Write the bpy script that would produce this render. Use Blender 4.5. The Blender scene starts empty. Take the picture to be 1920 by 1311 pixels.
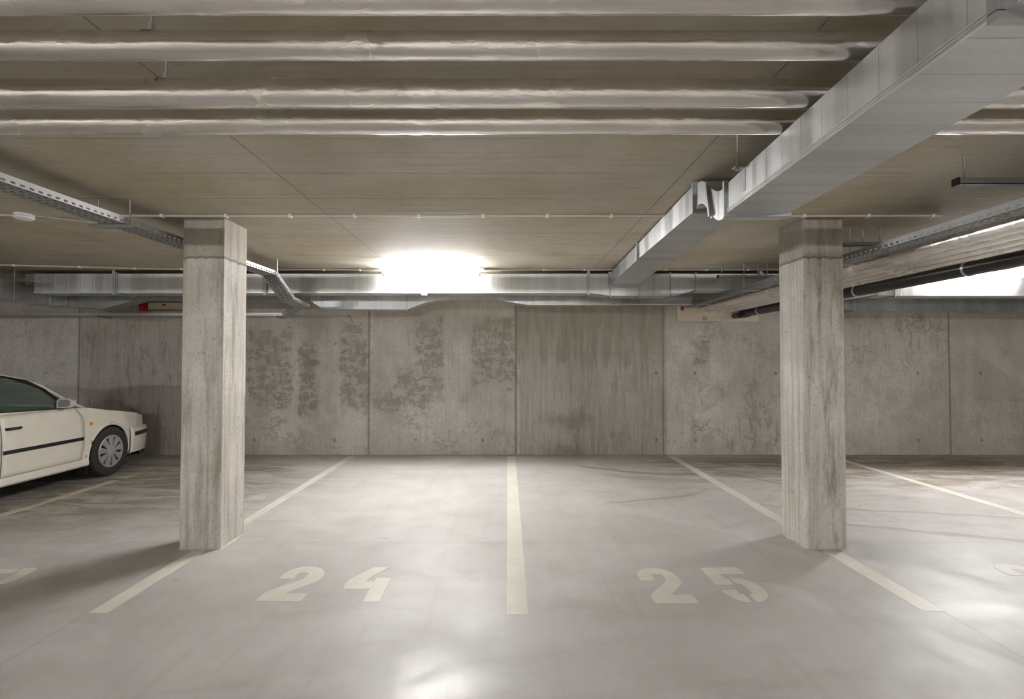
import bpy, bmesh, math, random
from mathutils import Vector, Matrix, noise

# ------------------------------------------------------------------ camera, light, exposure
scene = bpy.context.scene
C = scene.collection
PI = math.pi
F = 972.0                      # focal length in pixels of a 1920 wide frame
TH = math.atan(20.5 / F)       # camera pitched up a little
EYE = 1.5
cam_data = bpy.data.cameras.new('camera')
cam = bpy.data.objects.new('camera', cam_data)
C.objects.link(cam)
cam_data.sensor_width = 36.0
cam_data.sensor_fit = 'HORIZONTAL'
cam_data.lens = 36.0 * F / 1920
cam_data.shift_x = 8.0 / 1920
cam_data.clip_start = 0.02
cam.location = (0, 0, EYE)
cam.rotation_euler = (PI / 2 + TH, 0, 0)
scene.camera = cam

world = bpy.data.worlds.new('world')
scene.world = world
world.use_nodes = True
world.node_tree.nodes['Background'].inputs['Color'].default_value = (0.9, 0.93, 1, 1)
world.node_tree.nodes['Background'].inputs['Strength'].default_value = 0.0

scene.view_settings.view_transform = 'Standard'
scene.view_settings.look = 'None'
scene.view_settings.gamma = 1.0
scene.view_settings.use_curve_mapping = False
scene.view_settings.exposure = 3.42
TUBE = 50.0                    # emission of the unseen driving-lane lamps, raised to light wall and pillars
TUBE_BACK = 29.0               # emission of the tubes over the bays, weaker than the lane lamps
scene.cycles.max_bounces = 14
scene.cycles.diffuse_bounces = 10
scene.cycles.glossy_bounces = 6

CEIL = 2.65
WALL = 8.28
XL, XR, YB = -11.0, 11.0, -8.0


def ray(px, py):
    dx, dy = (px - 952.0) / F, (655.5 - py) / F
    return (dx, math.cos(TH) - dy * math.sin(TH), math.sin(TH) + dy * math.cos(TH))


def on_floor(px, py, z=0.0):
    r = ray(px, py); t = (z - EYE) / r[2]
    return (r[0] * t, r[1] * t)


# ------------------------------------------------------------------ material helpers
class NT:
    def __init__(s, name):
        s.m = bpy.data.materials.new(name); s.m.use_nodes = True
        s.t = s.m.node_tree; s.b = s.t.nodes['Principled BSDF']
        s._c = None

    def node(s, kind, **kw):
        n = s.t.nodes.new(kind)
        for k, v in kw.items(): setattr(n, k, v)
        return n

    def put(s, sock, v):
        if isinstance(v, bpy.types.NodeSocket): s.t.links.new(v, sock)
        elif isinstance(v, (tuple, list)) and len(v) == 3 and sock.type == 'RGBA': sock.default_value = (*v, 1)
        else: sock.default_value = v

    def co(s):
        if s._c is None: s._c = s.node('ShaderNodeTexCoord').outputs['Object']
        return s._c

    def xyz(s, v=None):
        n = s.node('ShaderNodeSeparateXYZ'); s.put(n.inputs[0], v or s.co()); return n.outputs

    def math(s, op, a, b=0.0, c=0.0, clamp=False):
        n = s.node('ShaderNodeMath', operation=op, use_clamp=clamp)
        s.put(n.inputs[0], a); s.put(n.inputs[1], b); s.put(n.inputs[2], c); return n.outputs[0]

    def scale(s, sc, v=None, loc=(0, 0, 0)):
        n = s.node('ShaderNodeMapping'); s.put(n.inputs['Vector'], v or s.co())
        n.inputs['Scale'].default_value = sc; n.inputs['Location'].default_value = loc
        return n.outputs[0]

    def noise(s, vec, scale=1.0, detail=4.0, rough=0.55, dist=0.0):
        n = s.node('ShaderNodeTexNoise'); s.put(n.inputs['Vector'], vec)
        n.inputs['Scale'].default_value = scale; n.inputs['Detail'].default_value = detail
        n.inputs['Roughness'].default_value = rough; n.inputs['Distortion'].default_value = dist
        return n.outputs['Fac']

    def ramp(s, v, lo, hi, a=0.0, b=1.0, smooth=True):
        n = s.node('ShaderNodeMapRange'); n.interpolation_type = 'SMOOTHSTEP' if smooth else 'LINEAR'
        s.put(n.inputs[0], v); s.put(n.inputs[1], lo); s.put(n.inputs[2], hi); s.put(n.inputs[3], a); s.put(n.inputs[4], b)
        return n.outputs[0]

    def steps(s, v, stops):
        n = s.node('ShaderNodeValToRGB'); n.color_ramp.interpolation = 'CONSTANT'
        el = n.color_ramp.elements
        el[0].position, el[0].color = stops[0][0], (*[stops[0][1]] * 3, 1)
        el[1].position, el[1].color = stops[1][0], (*[stops[1][1]] * 3, 1)
        for p, c in stops[2:]:
            e = el.new(p); e.color = (c, c, c, 1)
        s.put(n.inputs[0], v); return n.outputs[0]

    def mix(s, f, a, b, mode='MIX'):
        n = s.node('ShaderNodeMix', data_type='RGBA', blend_type=mode)
        s.put(n.inputs[0], f); s.put(n.inputs[6], a); s.put(n.inputs[7], b); return n.outputs[2]

    def grey(s, v):
        n = s.node('ShaderNodeCombineColor'); [s.put(n.inputs[i], v) for i in range(3)]; return n.outputs[0]

    def blob(s, x, z, cx, cz, rx, rz, soft=0.4):
        a = s.math('DIVIDE', s.math('SUBTRACT', x, cx), rx); b = s.math('DIVIDE', s.math('SUBTRACT', z, cz), rz)
        r = s.math('SQRT', s.math('ADD', s.math('MULTIPLY', a, a), s.math('MULTIPLY', b, b)))
        return s.ramp(r, 1.0 - soft, 1.0 + soft, 1.0, 0.0)

    def line(s, v, at, half):
        return s.ramp(s.math('ABSOLUTE', s.math('SUBTRACT', v, at)), half * 0.4, half, 1.0, 0.0)

    def bump(s, h, strength=0.3, dist=0.01, nrm=None):
        n = s.node('ShaderNodeBump'); n.inputs['Strength'].default_value = strength; n.inputs['Distance'].default_value = dist
        s.put(n.inputs['Height'], h)
        if nrm is not None: s.put(n.inputs['Normal'], nrm)
        return n.outputs[0]

    def done(s, color=None, rough=None, metal=None, bump=None, **kw):
        if color is not None: s.put(s.b.inputs['Base Color'], color)
        if rough is not None: s.put(s.b.inputs['Roughness'], rough)
        if metal is not None: s.put(s.b.inputs['Metallic'], metal)
        if bump is not None: s.put(s.b.inputs['Normal'], bump)
        for k, v in kw.items(): s.put(s.b.inputs[k.replace('_', ' ')], v)
        return s.m


def addm(n, *vs):
    r = vs[0]
    for v in vs[1:]: r = n.math('MAXIMUM', r, v)
    return r


def plain(name, col, rough=0.5, metal=0.0, **kw):
    n = NT(name); v = n.noise(n.co(), 9, 3)
    c = n.mix(n.ramp(v, 0.3, 0.7, 0.0, 0.25), col, tuple(x * 0.82 for x in col))
    return n.done(c, rough, metal, **kw)


def wx(px): return (px - 952) / F * WALL
def wz(py): return 1.5 + (676 - py) / F * WALL


def mat_wall():
    n = NT('stained_cast_concrete'); co = n.co(); x, y, z = n.xyz()
    wob = n.noise(co, 3.2, 6, 0.7); wob2 = n.noise(n.scale((1, 1, 1), loc=(7, 3, 5)), 3.2, 6, 0.7)
    wxn = n.math('ADD', x, n.math('MULTIPLY', n.math('SUBTRACT', wob, 0.5), 0.55))
    wzn = n.math('ADD', z, n.math('MULTIPLY', n.math('SUBTRACT', wob2, 0.5), 0.55))
    big = n.noise(co, 0.9, 5, 0.6); fine = n.noise(co, 22, 5, 0.7)
    col = n.mix(n.ramp(big, 0.3, 0.7), (0.58, 0.55, 0.525), (0.74, 0.712, 0.69))
    col = n.mix(n.ramp(fine, 0.38, 0.72, 0, 0.4), col, (0.36, 0.33, 0.295))
    pat = n.noise(n.scale((1.3, 1, 0.8), loc=(4, 1, 7)), 1.9, 8, 0.72, 0.3)
    col = n.mix(n.ramp(pat, 0.44, 0.62, 0, 0.42), col, (0.37, 0.34, 0.30))
    # tone of each formwork panel
    t = n.math('DIVIDE', n.math('ADD', x, 12.0), 24.0)
    def T(X): return (X + 12) / 24
    bar = [(0, .0), (T(-6.85), .62), (T(-4.53), .05), (T(-2.215), .22), (T(.128), .8), (T(2.48), .05), (T(4.8), .15), (T(7.05), .1)]
    tone = n.steps(t, bar)
    streak = n.noise(n.scale((30, 1, 1.3)), 1.0, 6, 0.7)
    streak2 = n.noise(n.scale((7, 1, 0.9), loc=(3, 0, 1)), 1.0, 5, 0.6)
    col = n.mix(n.math('MULTIPLY', tone, 0.62), col, (0.30, 0.275, 0.235))
    col = n.mix(n.math('MULTIPLY', n.ramp(streak, 0.45, 0.7), n.math('ADD', n.math('MULTIPLY', tone, 0.55), 0.10)), col, (0.23, 0.21, 0.175))
    col = n.mix(n.math('MULTIPLY', n.ramp(streak, 0.5, 0.3), n.math('MULTIPLY', tone, 0.4)), col, (0.56, 0.53, 0.48))
    # ragged damp stains
    crack = n.noise(n.scale((1.0, 1, 1.0), loc=(1, 5, 2)), 6.5, 8, 0.72, 0.6)
    ridge = n.math('ABSOLUTE', n.math('SUBTRACT', n.noise(co, 3.6, 7, 0.66), 0.5))
    regs = [(465, 545, 618, 765), (560, 592, 640, 778), (640, 692, 600, 772), (783, 832, 592, 700), (740, 830, 690, 752), (888, 966, 596, 722), (700, 790, 735, 770), (1300, 1330, 640, 690)]
    m = None
    for xa, xb, ya, yb in regs:
        fx_ = n.math('SUBTRACT', 1.0, n.ramp(n.math('ABSOLUTE', n.math('SUBTRACT', n.math('ADD', n.math('MULTIPLY', x, 0.3), n.math('MULTIPLY', wxn, 0.7)), wx((xa + xb) / 2))), (xb - xa) / 2 * .00852 - .05, (xb - xa) / 2 * .00852 + .09))
        fz_ = n.math('SUBTRACT', 1.0, n.ramp(n.math('ABSOLUTE', n.math('SUBTRACT', wzn, wz((ya + yb) / 2))), (yb - ya) / 2 * .00852 - .12, (yb - ya) / 2 * .00852 + .14))
        b = n.math('MULTIPLY', fx_, fz_)
        m = b if m is None else n.math('MAXIMUM', m, b)
    crack2 = n.noise(n.scale((3.2, 1, 7), loc=(1, 5, 2)), 1.6, 6, 0.7, 0.5)
    rag = n.ramp(n.math('ADD', n.math('ADD', n.math('MULTIPLY', crack, 0.5), n.math('MULTIPLY', crack2, 0.5)), n.math('MULTIPLY', m, 0.13)), 0.60, 0.635)
    st = n.math('MULTIPLY', n.ramp(m, 0.1, 0.6), n.math('MULTIPLY', rag, n.ramp(n.noise(n.scale((9, 1, 3)), 1.4, 6, 0.7), 0.3, 0.62, 0.35, 1.0)))
    gen = n.math('MULTIPLY', n.ramp(n.noise(n.scale((2.6, 1, 1.5), loc=(6, 0, 3)), 1.7, 8, 0.74, 0.5), 0.56, 0.64), n.ramp(n.noise(n.scale((1, 1, 1), loc=(1, 9, 3)), 1.1, 3), 0.45, 0.6))
    st = n.math('MAXIMUM', st, n.math('MULTIPLY', gen, 0.42))
    col = n.mix(n.math('MULTIPLY', m, 0.30), col, (0.30, 0.265, 0.22))
    col = n.mix(n.math('MULTIPLY', st, 0.75), col, (0.265, 0.238, 0.205))
    p4 = n.math('MULTIPLY', n.math('MULTIPLY', n.ramp(x, .128, .135), n.ramp(x, 2.2, 2.5, 1, 0)), n.ramp(n.math('ADD', wzn, n.math('MULTIPLY', n.math('SUBTRACT', streak2, .5), 1.0)), 1.35, 1.6))
    col = n.mix(n.math('MULTIPLY', p4, n.ramp(streak2, 0.35, 0.65, 0.15, 0.7)), col, (0.285, 0.25, 0.185))
    # thin crack-like tide marks on the pale panels
    regs2 = [(520, 800, 75, 55), (640, 830, 50, 25), (870, 820, 90, 32), (760, 770, 60, 60), (1350, 700, 90, 110), (1420, 770, 60, 80), (1300, 800, 60, 50), (1650, 670, 70, 40), (1880, 780, 60, 50), (1700, 610, 150, 30), (240, 640, 90, 60), (90, 620, 80, 30)]
    m2 = None
    for px, py, rx, ry in regs2:
        b = n.blob(wxn, wzn, wx(px), wz(py), rx * .00852, ry * .00852, 0.5)
        m2 = b if m2 is None else n.math('MAXIMUM', m2, b)
    st2 = n.math('MULTIPLY', m2, n.math('MULTIPLY', n.ramp(ridge, 0.004, 0.03, 1, 0), n.ramp(n.noise(co, 2.1, 3), 0.42, 0.6)))
    col = n.mix(n.math('MULTIPLY', st2, 0.6), col, (0.24, 0.21, 0.175))
    # mottled vertical weeping, right part
    weep = n.noise(n.scale((6, 1, 1.6), loc=(0, 2, 4)), 1.6, 6, 0.7, 0.4)
    low = n.math('MULTIPLY', n.ramp(weep, 0.52, 0.66), n.math('ADD', 0.12, n.math('MULTIPLY', addm(n, n.blob(x, z, wx(1400), wz(800), 1.0, .6, .5), n.blob(x, z, wx(1080), wz(820), 1.3, .5, .5), n.blob(x, z, wx(1650), wz(620), 1.4, .4, .5), n.blob(x, z, wx(240), wz(700), 1.0, 1.2, .4)), 0.45)))
    col = n.mix(low, col, (0.26, 0.235, 0.20))
    # yellowish upper third
    col = n.mix(n.math('MULTIPLY', n.ramp(n.math('ADD', z, n.math('MULTIPLY', big, 0.9)), 1.9, 2.9), 0.38), col, (0.36, 0.32, 0.245))
    # dark spots and the tan patch on the right
    sp = addm(n, n.blob(wxn, wzn, wx(1065), wz(790), .3, .13, .7), n.blob(wxn, wzn, wx(1058), wz(846), .3, .12, .7))
    col = n.mix(n.math('MULTIPLY', sp, 0.45), col, (0.19, 0.17, 0.15))
    xt = n.math('ADD', x, n.math('MULTIPLY', n.math('SUBTRACT', wob, .5), .10)); zt_ = n.math('ADD', z, n.math('MULTIPLY', n.math('SUBTRACT', wob2, .5), .10))
    tan = n.math('MULTIPLY', n.ramp(xt, wx(1822), wx(1826)), n.ramp(zt_, wz(755), wz(752)))
    tan = n.math('MULTIPLY', tan, n.ramp(n.math('ADD', zt_, n.math('MULTIPLY', xt, 0.75)), wz(690) + .75 * wx(1868), wz(690) + .75 * wx(1872), 1, 0))
    tan = n.math('MAXIMUM', tan, n.math('MULTIPLY', n.blob(xt, zt_, wx(1868), wz(728), .42, .22, .1), 1.0))
    tan = n.math('MULTIPLY', tan, n.math('ADD', 0.25, n.math('MULTIPLY', fine, 0.2)))
    col = n.mix(tan, col, (0.38, 0.335, 0.25))
    # tie holes
    hole = None
    for px in (1303, 1454, 1720, 1838, 629, 905, 478, 1770 - 540):
        for py in (700, 825):
            if px in (629, 905, 478) and py == 700: continue
            b = n.blob(x, z, wx(px), wz(py), .022, .026, .3)
            hole = b if hole is None else n.math('MAXIMUM', hole, b)
    for px, py in ((86, 700), (904, 700), (629, 645), (780, 824)):
        hole = n.math('MAXIMUM', hole, n.blob(x, z, wx(px), wz(py), .018, .02, .4))
    col = n.mix(n.math('MULTIPLY', hole, 0.6), col, (0.12, 0.115, 0.11))
    # joints
    seam = None
    for X, h in ((-6.85, .022), (-9.2, .02), (-4.53, .015), (-2.215, .022), (.128, .026), (2.48, .014), (4.8, .02), (7.05, .02), (9.4, .02)):
        b = n.line(x, X, h); seam = b if seam is None else n.math('MAXIMUM', seam, b)
    col = n.mix(n.math('MULTIPLY', seam, 0.62), col, (0.17, 0.15, 0.125))
    hs = n.line(n.math('ADD', z, n.math('MULTIPLY', wob, 0.03)), 1.62, .014)
    col = n.mix(n.math('MULTIPLY', hs, 0.10), col, (0.2, 0.18, 0.15))
    h = n.math('SUBTRACT', n.math('MULTIPLY', fine, 0.25), n.math('ADD', seam, n.math('MULTIPLY', hole, 1.0)))
    return n.done(col, 0.82, 0, n.bump(h, 0.6, 0.006), Specular_IOR_Level=0.25)


def mat_pillar(name, front_dark, face_y=None):
    n = NT(name); co = n.co(); x, y, z = n.xyz()
    if face_y:      # the camera-side face is mottled darker than the others
        front_dark = n.ramp(y, face_y, face_y + .008, front_dark, 0.25)
    big = n.noise(co, 1.7, 5, 0.6); fine = n.noise(co, 38, 5, 0.75)
    st = n.noise(n.scale((22, 22, 0.9)), 1.0, 5, 0.65); st2 = n.noise(n.scale((9, 9, 1.4), loc=(4, 4, 4)), 1.0, 6, 0.7)
    col = n.mix(n.ramp(big, 0.3, 0.7), (0.52, 0.495, 0.455), (0.65, 0.625, 0.58))
    col = n.mix(n.ramp(st, 0.45, 0.68, 0, 0.55), col, (0.30, 0.27, 0.225))
    col = n.mix(n.ramp(st2, 0.47, 0.68, 0, front_dark), col, (0.22, 0.195, 0.155))
    col = n.mix(n.ramp(fine, 0.48, 0.75, 0, 0.6), col, (0.27, 0.24, 0.20))
    pits = n.node('ShaderNodeTexVoronoi'); pits.inputs['Scale'].default_value = 24; n.put(pits.inputs['Vector'], n.scale((1, 1, 0.7)))
    pit = n.math('MULTIPLY', n.ramp(pits.outputs['Distance'], 0.10, 0.18, 1, 0), n.ramp(n.noise(co, 5, 2), 0.52, 0.6))
    col = n.mix(n.math('MULTIPLY', pit, 0.55), col, (0.15, 0.13, 0.105))
    zz = n.math('ADD', z, n.math('MULTIPLY', st, 0.05))
    band = n.ramp(zz, 2.345, 2.36)
    col = n.mix(n.math('MULTIPLY', band, 0.5), col, (0.24, 0.205, 0.155))
    ln = n.line(zz, 2.352, .014)
    col = n.mix(n.math('MULTIPLY', ln, 0.65), col, (0.13, 0.105, 0.08))
    h = n.math('SUBTRACT', n.math('ADD', n.math('MULTIPLY', fine, 0.35), n.math('MULTIPLY', st, 0.5)), n.math('ADD', pit, ln))
    return n.done(col, 0.8, 0, n.bump(h, 0.6, 0.004), Specular_IOR_Level=0.25)


def mat_ceiling():
    n = NT('board_marked_ceiling_concrete'); co = n.co(); x, y, z = n.xyz()
    big = n.noise(co, 0.8, 5, 0.6); fine = n.noise(n.scale((5, 11, 6)), 1.3, 7, 0.75)
    grain = n.noise(n.scale((1.2, 26, 1)), 1.0, 5, 0.6)
    warm = n.noise(n.scale((1, 1, 1), loc=(9, 2, 1)), 1.3, 4, 0.6)
    col = n.mix(n.ramp(big, 0.3, 0.7), (0.43, 0.393, 0.32), (0.54, 0.50, 0.42))
    col = n.mix(n.ramp(warm, 0.42, 0.68, 0, 0.75), col, (0.43, 0.355, 0.235))
    col = n.mix(n.ramp(grain, 0.45, 0.75, 0, 0.3), col, (0.26, 0.23, 0.18))
    col = n.mix(n.ramp(fine, 0.5, 0.8, 0, 0.5), col, (0.26, 0.225, 0.17))
    yw = n.math('ADD', y, n.math('MULTIPLY', n.math('SUBTRACT', n.noise(co, 1.5, 3), 0.5), 0.015))
    ym = n.math('MODULO', n.math('ADD', yw, 100 - 3.16 + 0.25), 0.5)
    s1 = n.math('MULTIPLY', n.line(ym, 0.25, .007), n.ramp(n.noise(n.scale((1.1, 9, 1)), 1, 3), 0.38, 0.55))
    xm = n.math('MODULO', n.math('ADD', x, 100 + 1.42 + 1.25), 2.5)
    s2 = n.line(xm, 1.25, .006)
    seam = n.math('MAXIMUM', s1, s2)
    col = n.mix(n.math('MULTIPLY', seam, 0.55), col, (0.11, 0.09, 0.065))
    # chipped edge in front of the lamp
    chip = n.math('MULTIPLY', n.blob(x, y, -1.35, 5.75, .42, .03, .4), n.ramp(n.noise(n.scale((5, 20, 1)), 1, 3), .4, .5))
    col = n.mix(n.math('MULTIPLY', chip, 0.6), col, (0.11, 0.09, 0.065))
    h = n.math('SUBTRACT', n.math('MULTIPLY', grain, 0.4), seam)
    return n.done(col, 0.78, 0, n.bump(h, 0.4, 0.004), Specular_IOR_Level=0.3)


def mat_floor():
    n = NT('sealed_concrete_floor'); co = n.co(); x, y, z = n.xyz()
    big = n.noise(co, 0.45, 5, 0.6, 0.3); mid = n.noise(n.scale((1.3, 2.6, 1)), 1.4, 6, 0.62, 0.5); fine = n.noise(co, 30, 5, 0.7)
    trow = n.noise(n.scale((1, 1, 1), loc=(3, 8, 0)), 1.1, 4, 0.5, 1.4)
    col = n.mix(n.ramp(big, 0.3, 0.7), (0.45, 0.437, 0.415), (0.54, 0.53, 0.515))
    col = n.mix(n.ramp(mid, 0.45, 0.72, 0, 0.5), col, (0.375, 0.352, 0.318))
    col = n.mix(n.ramp(trow, 0.48, 0.72, 0, 0.45), col, (0.61, 0.60, 0.585))
    col = n.mix(n.ramp(fine, 0.4, 0.8, 0, 0.12), col, (0.38, 0.36, 0.33))
    # tyre sweeps: faint strokes running in and out of the bays
    sweep = n.noise(n.scale((9, 0.7, 1), n.scale((1, 1, 1), loc=(0, 0, 0))), 1.0, 5, 0.65, 0.25)
    col = n.mix(n.math('MULTIPLY', n.ramp(sweep, 0.5, 0.7), 0.2), col, (0.33, 0.31, 0.285))
    # brown tide marks and puddle stains nearer the wall, plus painted duct shade
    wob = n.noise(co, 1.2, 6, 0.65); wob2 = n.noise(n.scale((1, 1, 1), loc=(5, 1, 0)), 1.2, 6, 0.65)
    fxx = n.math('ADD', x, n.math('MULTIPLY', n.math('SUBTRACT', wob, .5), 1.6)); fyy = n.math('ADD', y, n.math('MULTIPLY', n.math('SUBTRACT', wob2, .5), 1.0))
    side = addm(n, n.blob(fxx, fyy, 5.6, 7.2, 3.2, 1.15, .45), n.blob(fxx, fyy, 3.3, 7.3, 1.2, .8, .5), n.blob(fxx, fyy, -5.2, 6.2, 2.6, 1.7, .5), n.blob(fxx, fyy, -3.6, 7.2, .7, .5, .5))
    dirt_shade = n.noise(n.scale((0.9, 2.8, 1), loc=(2, 2, 0)), 1.5, 6, 0.68, 0.8)
    dm = n.math('MULTIPLY', side, n.ramp(dirt_shade, 0.36, 0.6, 0.18, 0.95))
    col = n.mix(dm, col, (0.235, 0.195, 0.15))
    ring = n.math('ABSOLUTE', n.math('SUBTRACT', n.noise(n.scale((0.55, 1.3, 1), loc=(1, 4, 0)), 1.0, 5, 0.55), 0.5))
    rm = n.math('MULTIPLY', n.ramp(ring, 0.002, 0.016, 1, 0), addm(n, n.blob(x, y, 4.2, 6.2, 3.6, 1.6, .4), n.blob(x, y, -5, 5.9, 2.6, 1.9, .4)))
    col = n.mix(n.math('MULTIPLY', rm, 0.25), col, (0.22, 0.175, 0.12))
    # the drawn-out puddle edge in the right bay
    def arc(xa, ya, xb, yb, h, amp, w, k):
        u = n.ramp(x, xa, xb, 0, 1, False)
        yl = n.math('ADD', n.ramp(x, xa, xb, ya, yb, False), n.math('MULTIPLY', n.math('SINE', n.math('MULTIPLY', u, PI)), h))
        yl = n.math('ADD', yl, n.math('MULTIPLY', n.math('SUBTRACT', wob, .5), amp))
        g = n.ramp(n.math('ABSOLUTE', n.math('SUBTRACT', y, yl)), w * .3, w, 1, 0)
        e = n.math('MULTIPLY', n.ramp(u, 0.0, 0.1), n.ramp(u, 0.9, 1.0, 1, 0))
        return n.math('MULTIPLY', n.math('MULTIPLY', g, e), k)
    arcs = addm(n, arc(0.9, 7.5, 2.6, 6.9, -.25, .3, .09, .6), arc(1.2, 6.9, 2.7, 6.5, -.15, .4, .16, .3), arc(1.0, 5.55, 2.3, 5.95, -.1, .3, .05, .4), arc(2.6, 5.4, 6.0, 4.6, .1, .3, .06, .35), arc(2.7, 4.9, 4.6, 4.2, .0, .3, .07, .4), arc(2.3, 7.9, 3.4, 6.2, .0, .25, .05, .65))
    col = n.mix(arcs, col, (0.20, 0.16, 0.115))
    # damp flakes beside the left line
    fl = n.math('MULTIPLY', n.blob(fxx, fyy, -3.45, 7.1, .55, .28, .3), n.ramp(n.noise(co, 5.5, 4, 0.6), .5, .56))
    col = n.mix(n.math('MULTIPLY', fl, 0.6), col, (0.24, 0.19, 0.14))
    # small dark droplets
    v = n.node('ShaderNodeTexVoronoi'); v.inputs['Scale'].default_value = 1.5; n.put(v.inputs['Vector'], n.scale((1, 1.4, 1)))
    dp = n.math('MULTIPLY', n.ramp(v.outputs['Distance'], 0.02, 0.05, 1, 0), n.ramp(n.noise(co, 0.6, 2), .45, .55))
    col = n.mix(n.math('MULTIPLY', dp, 0.45), col, (0.2, 0.17, 0.14))
    # saw-cut joints
    jt = n.math('MAXIMUM', n.line(y, 4.30, .006), addm(n, n.line(x, 2.60, .005), n.line(x, -2.50, .005), n.line(y, -0.7, .006)))
    col = n.mix(n.math('MULTIPLY', jt, 0.45), col, (0.16, 0.15, 0.13))
    rg = n.ramp(n.noise(n.scale((1, 1, 1), loc=(2, 6, 0)), 1.6, 6, 0.65, 0.5), 0.3, 0.7, 0.39, 0.56)
    rg = n.math('ADD', rg, n.math('MULTIPLY', n.math('ADD', dm, arcs), 0.2))
    h = n.math('SUBTRACT', n.math('ADD', n.math('MULTIPLY', fine, 0.06), n.math('MULTIPLY', mid, 0.5)), n.math('MULTIPLY', jt, 0.6))
    return n.done(col, rg, 0, n.bump(h, 0.22, 0.006), Specular_IOR_Level=0.55)


def mat_paint():
    n = NT('worn_cream_floor_paint'); co = n.co()
    a = n.noise(co, 2.2, 6, 0.7); b = n.noise(n.scale((14, 2, 1)), 1.0, 5, 0.7); f = n.noise(co, 60, 3, 0.6)
    col = n.mix(n.ramp(a, 0.35, 0.7), (0.72, 0.69, 0.61), (0.62, 0.595, 0.53))
    col = n.mix(n.ramp(b, 0.52, 0.75, 0, 0.4), col, (0.52, 0.49, 0.43))
    col = n.mix(n.ramp(f, 0.5, 0.8, 0, 0.15), col, (0.45, 0.42, 0.37))
    return n.done(col, 0.42, 0, n.bump(f, 0.1, 0.002))


def mat_paint_old():
    n = NT('rubbed_thin_floor_paint'); co = n.co()
    a = n.noise(n.scale((1, 0.8, 1)), 2.4, 5, 0.6)
    col = n.mix(n.ramp(a, 0.42, 0.58), (0.36, 0.315, 0.225), (0.60, 0.55, 0.44))
    return n.done(col, 0.6)


def mat_galv(name, ax, base=(0.60, 0.615, 0.62), rough=0.33):
    """galvanised sheet; ax = axis the duct runs along, bands lie across it"""
    n = NT(name); co = n.co(); o = n.xyz()
    sc = [0.02, 0.02, 0.02]; sc[ax] = 4.2
    band = n.noise(n.scale(tuple(sc)), 1.0, 3, 0.7)
    sc2 = [1.0, 1.0, 1.0]; sc2[ax] = 16
    brush = n.noise(n.scale(tuple(sc2)), 1.0, 4, 0.6)
    sp = n.node('ShaderNodeTexVoronoi'); sp.inputs['Scale'].default_value = 130; n.put(sp.inputs['Vector'], co)
    col = n.mix(n.ramp(band, 0.35, 0.65), tuple(c * 0.86 for c in base), tuple(min(1, c * 1.08) for c in base))
    col = n.mix(n.ramp(brush, 0.5, 0.8, 0, 0.2), col, tuple(c * 0.75 for c in base))
    col = n.mix(0.06, col, sp.outputs['Color'])
    a_ = n.math('ADD', o[ax], 100 - 1.20 + .0825)
    cell = n.node('ShaderNodeTexWhiteNoise', noise_dimensions='1D'); n.put(cell.inputs['W'], n.math('FLOOR', n.math('DIVIDE', n.math('ADD', a_, .0825), .165)))
    fold = n.line(n.math('MODULO', a_, .165), .0825, .004)
    col = n.mix(n.math('MULTIPLY', cell.outputs['Value'], 0.22), col, tuple(c * 0.72 for c in base))
    col = n.mix(n.math('MULTIPLY', fold, 0.4), col, tuple(c * 0.55 for c in base))
    r = n.math('ADD', n.ramp(band, 0.3, 0.7, rough - 0.05, rough + 0.08), n.math('MULTIPLY', sp.outputs['Distance'], 0.08))
    h = n.math('ADD', n.math('MULTIPLY', band, 1.0), n.math('MULTIPLY', brush, 0.08))
    h = n.math('ADD', h, n.math('MULTIPLY', fold, 0.35))
    return n.done(col, r, 0.92, n.bump(h, 0.5, 0.004))


def mat_foil(name, ax):
    n = NT(name); co = n.co()
    sc = [2.2] * 3; sc[ax] = 1.0
    w = n.noise(n.scale(tuple(sc)), 13, 5, 0.6, 0.25); w2 = n.noise(n.scale((1, 1, 1), loc=(2, 2, 2)), 2.2, 3, 0.5)
    wr = n.math('MULTIPLY', n.math('SUBTRACT', w, 0.5), n.ramp(w2, 0.4, 0.65, 0.25, 1.6))
    sp = [5.0] * 3; sp[ax] = 0.25
    strk = n.noise(n.scale(tuple(sp)), 3.0, 3, 0.5)
    col = n.mix(n.ramp(w2, 0.3, 0.7), (0.80, 0.765, 0.73), (0.90, 0.87, 0.84))
    col = n.mix(n.ramp(strk, 0.45, 0.75, 0, 0.25), col, (0.50, 0.46, 0.43))
    h = n.math('ADD', n.math('MULTIPLY', wr, 1.0), n.math('MULTIPLY', strk, 0.4))
    return n.done(col, n.ramp(w2, 0.3, 0.7, 0.18, 0.30), 0.92, n.bump(h, 0.55, 0.006))


M = {}
M['wall'] = mat_wall()
M['pillar_left'] = mat_pillar('pale_pillar_concrete', 0.6)
M['pillar_right'] = mat_pillar('mottled_pillar_concrete', 0.85, 4.152)
M['ceiling'] = mat_ceiling()
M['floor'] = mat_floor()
M['paint'] = mat_paint()
M['paint_old'] = mat_paint_old()
M['galv_x'] = mat_galv('galvanised_sheet_across', 0)
M['galv_y'] = mat_galv('galvanised_sheet_lengthwise', 1)
M['galv_dark'] = mat_galv('dull_galvanised_sheet', 0, (0.36, 0.375, 0.38), 0.42)
M['tray'] = plain('zinc_plated_tray_steel', (0.62, 0.63, 0.645), 0.38, 0.75)
M['tray_dull'] = plain('dull_tray_steel', (0.40, 0.41, 0.42), 0.45, 0.75)
M['tray_grey'] = plain('weathered_tray_steel', (0.26, 0.27, 0.275), 0.55, 0.6)
M['strut'] = plain('zinc_strut', (0.42, 0.43, 0.44), 0.42, 0.8)
M['rod'] = plain('threaded_rod_steel', (0.45, 0.45, 0.44), 0.4, 0.85)
M['foil_x'] = mat_foil('crinkled_aluminium_foil', 0)
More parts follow.
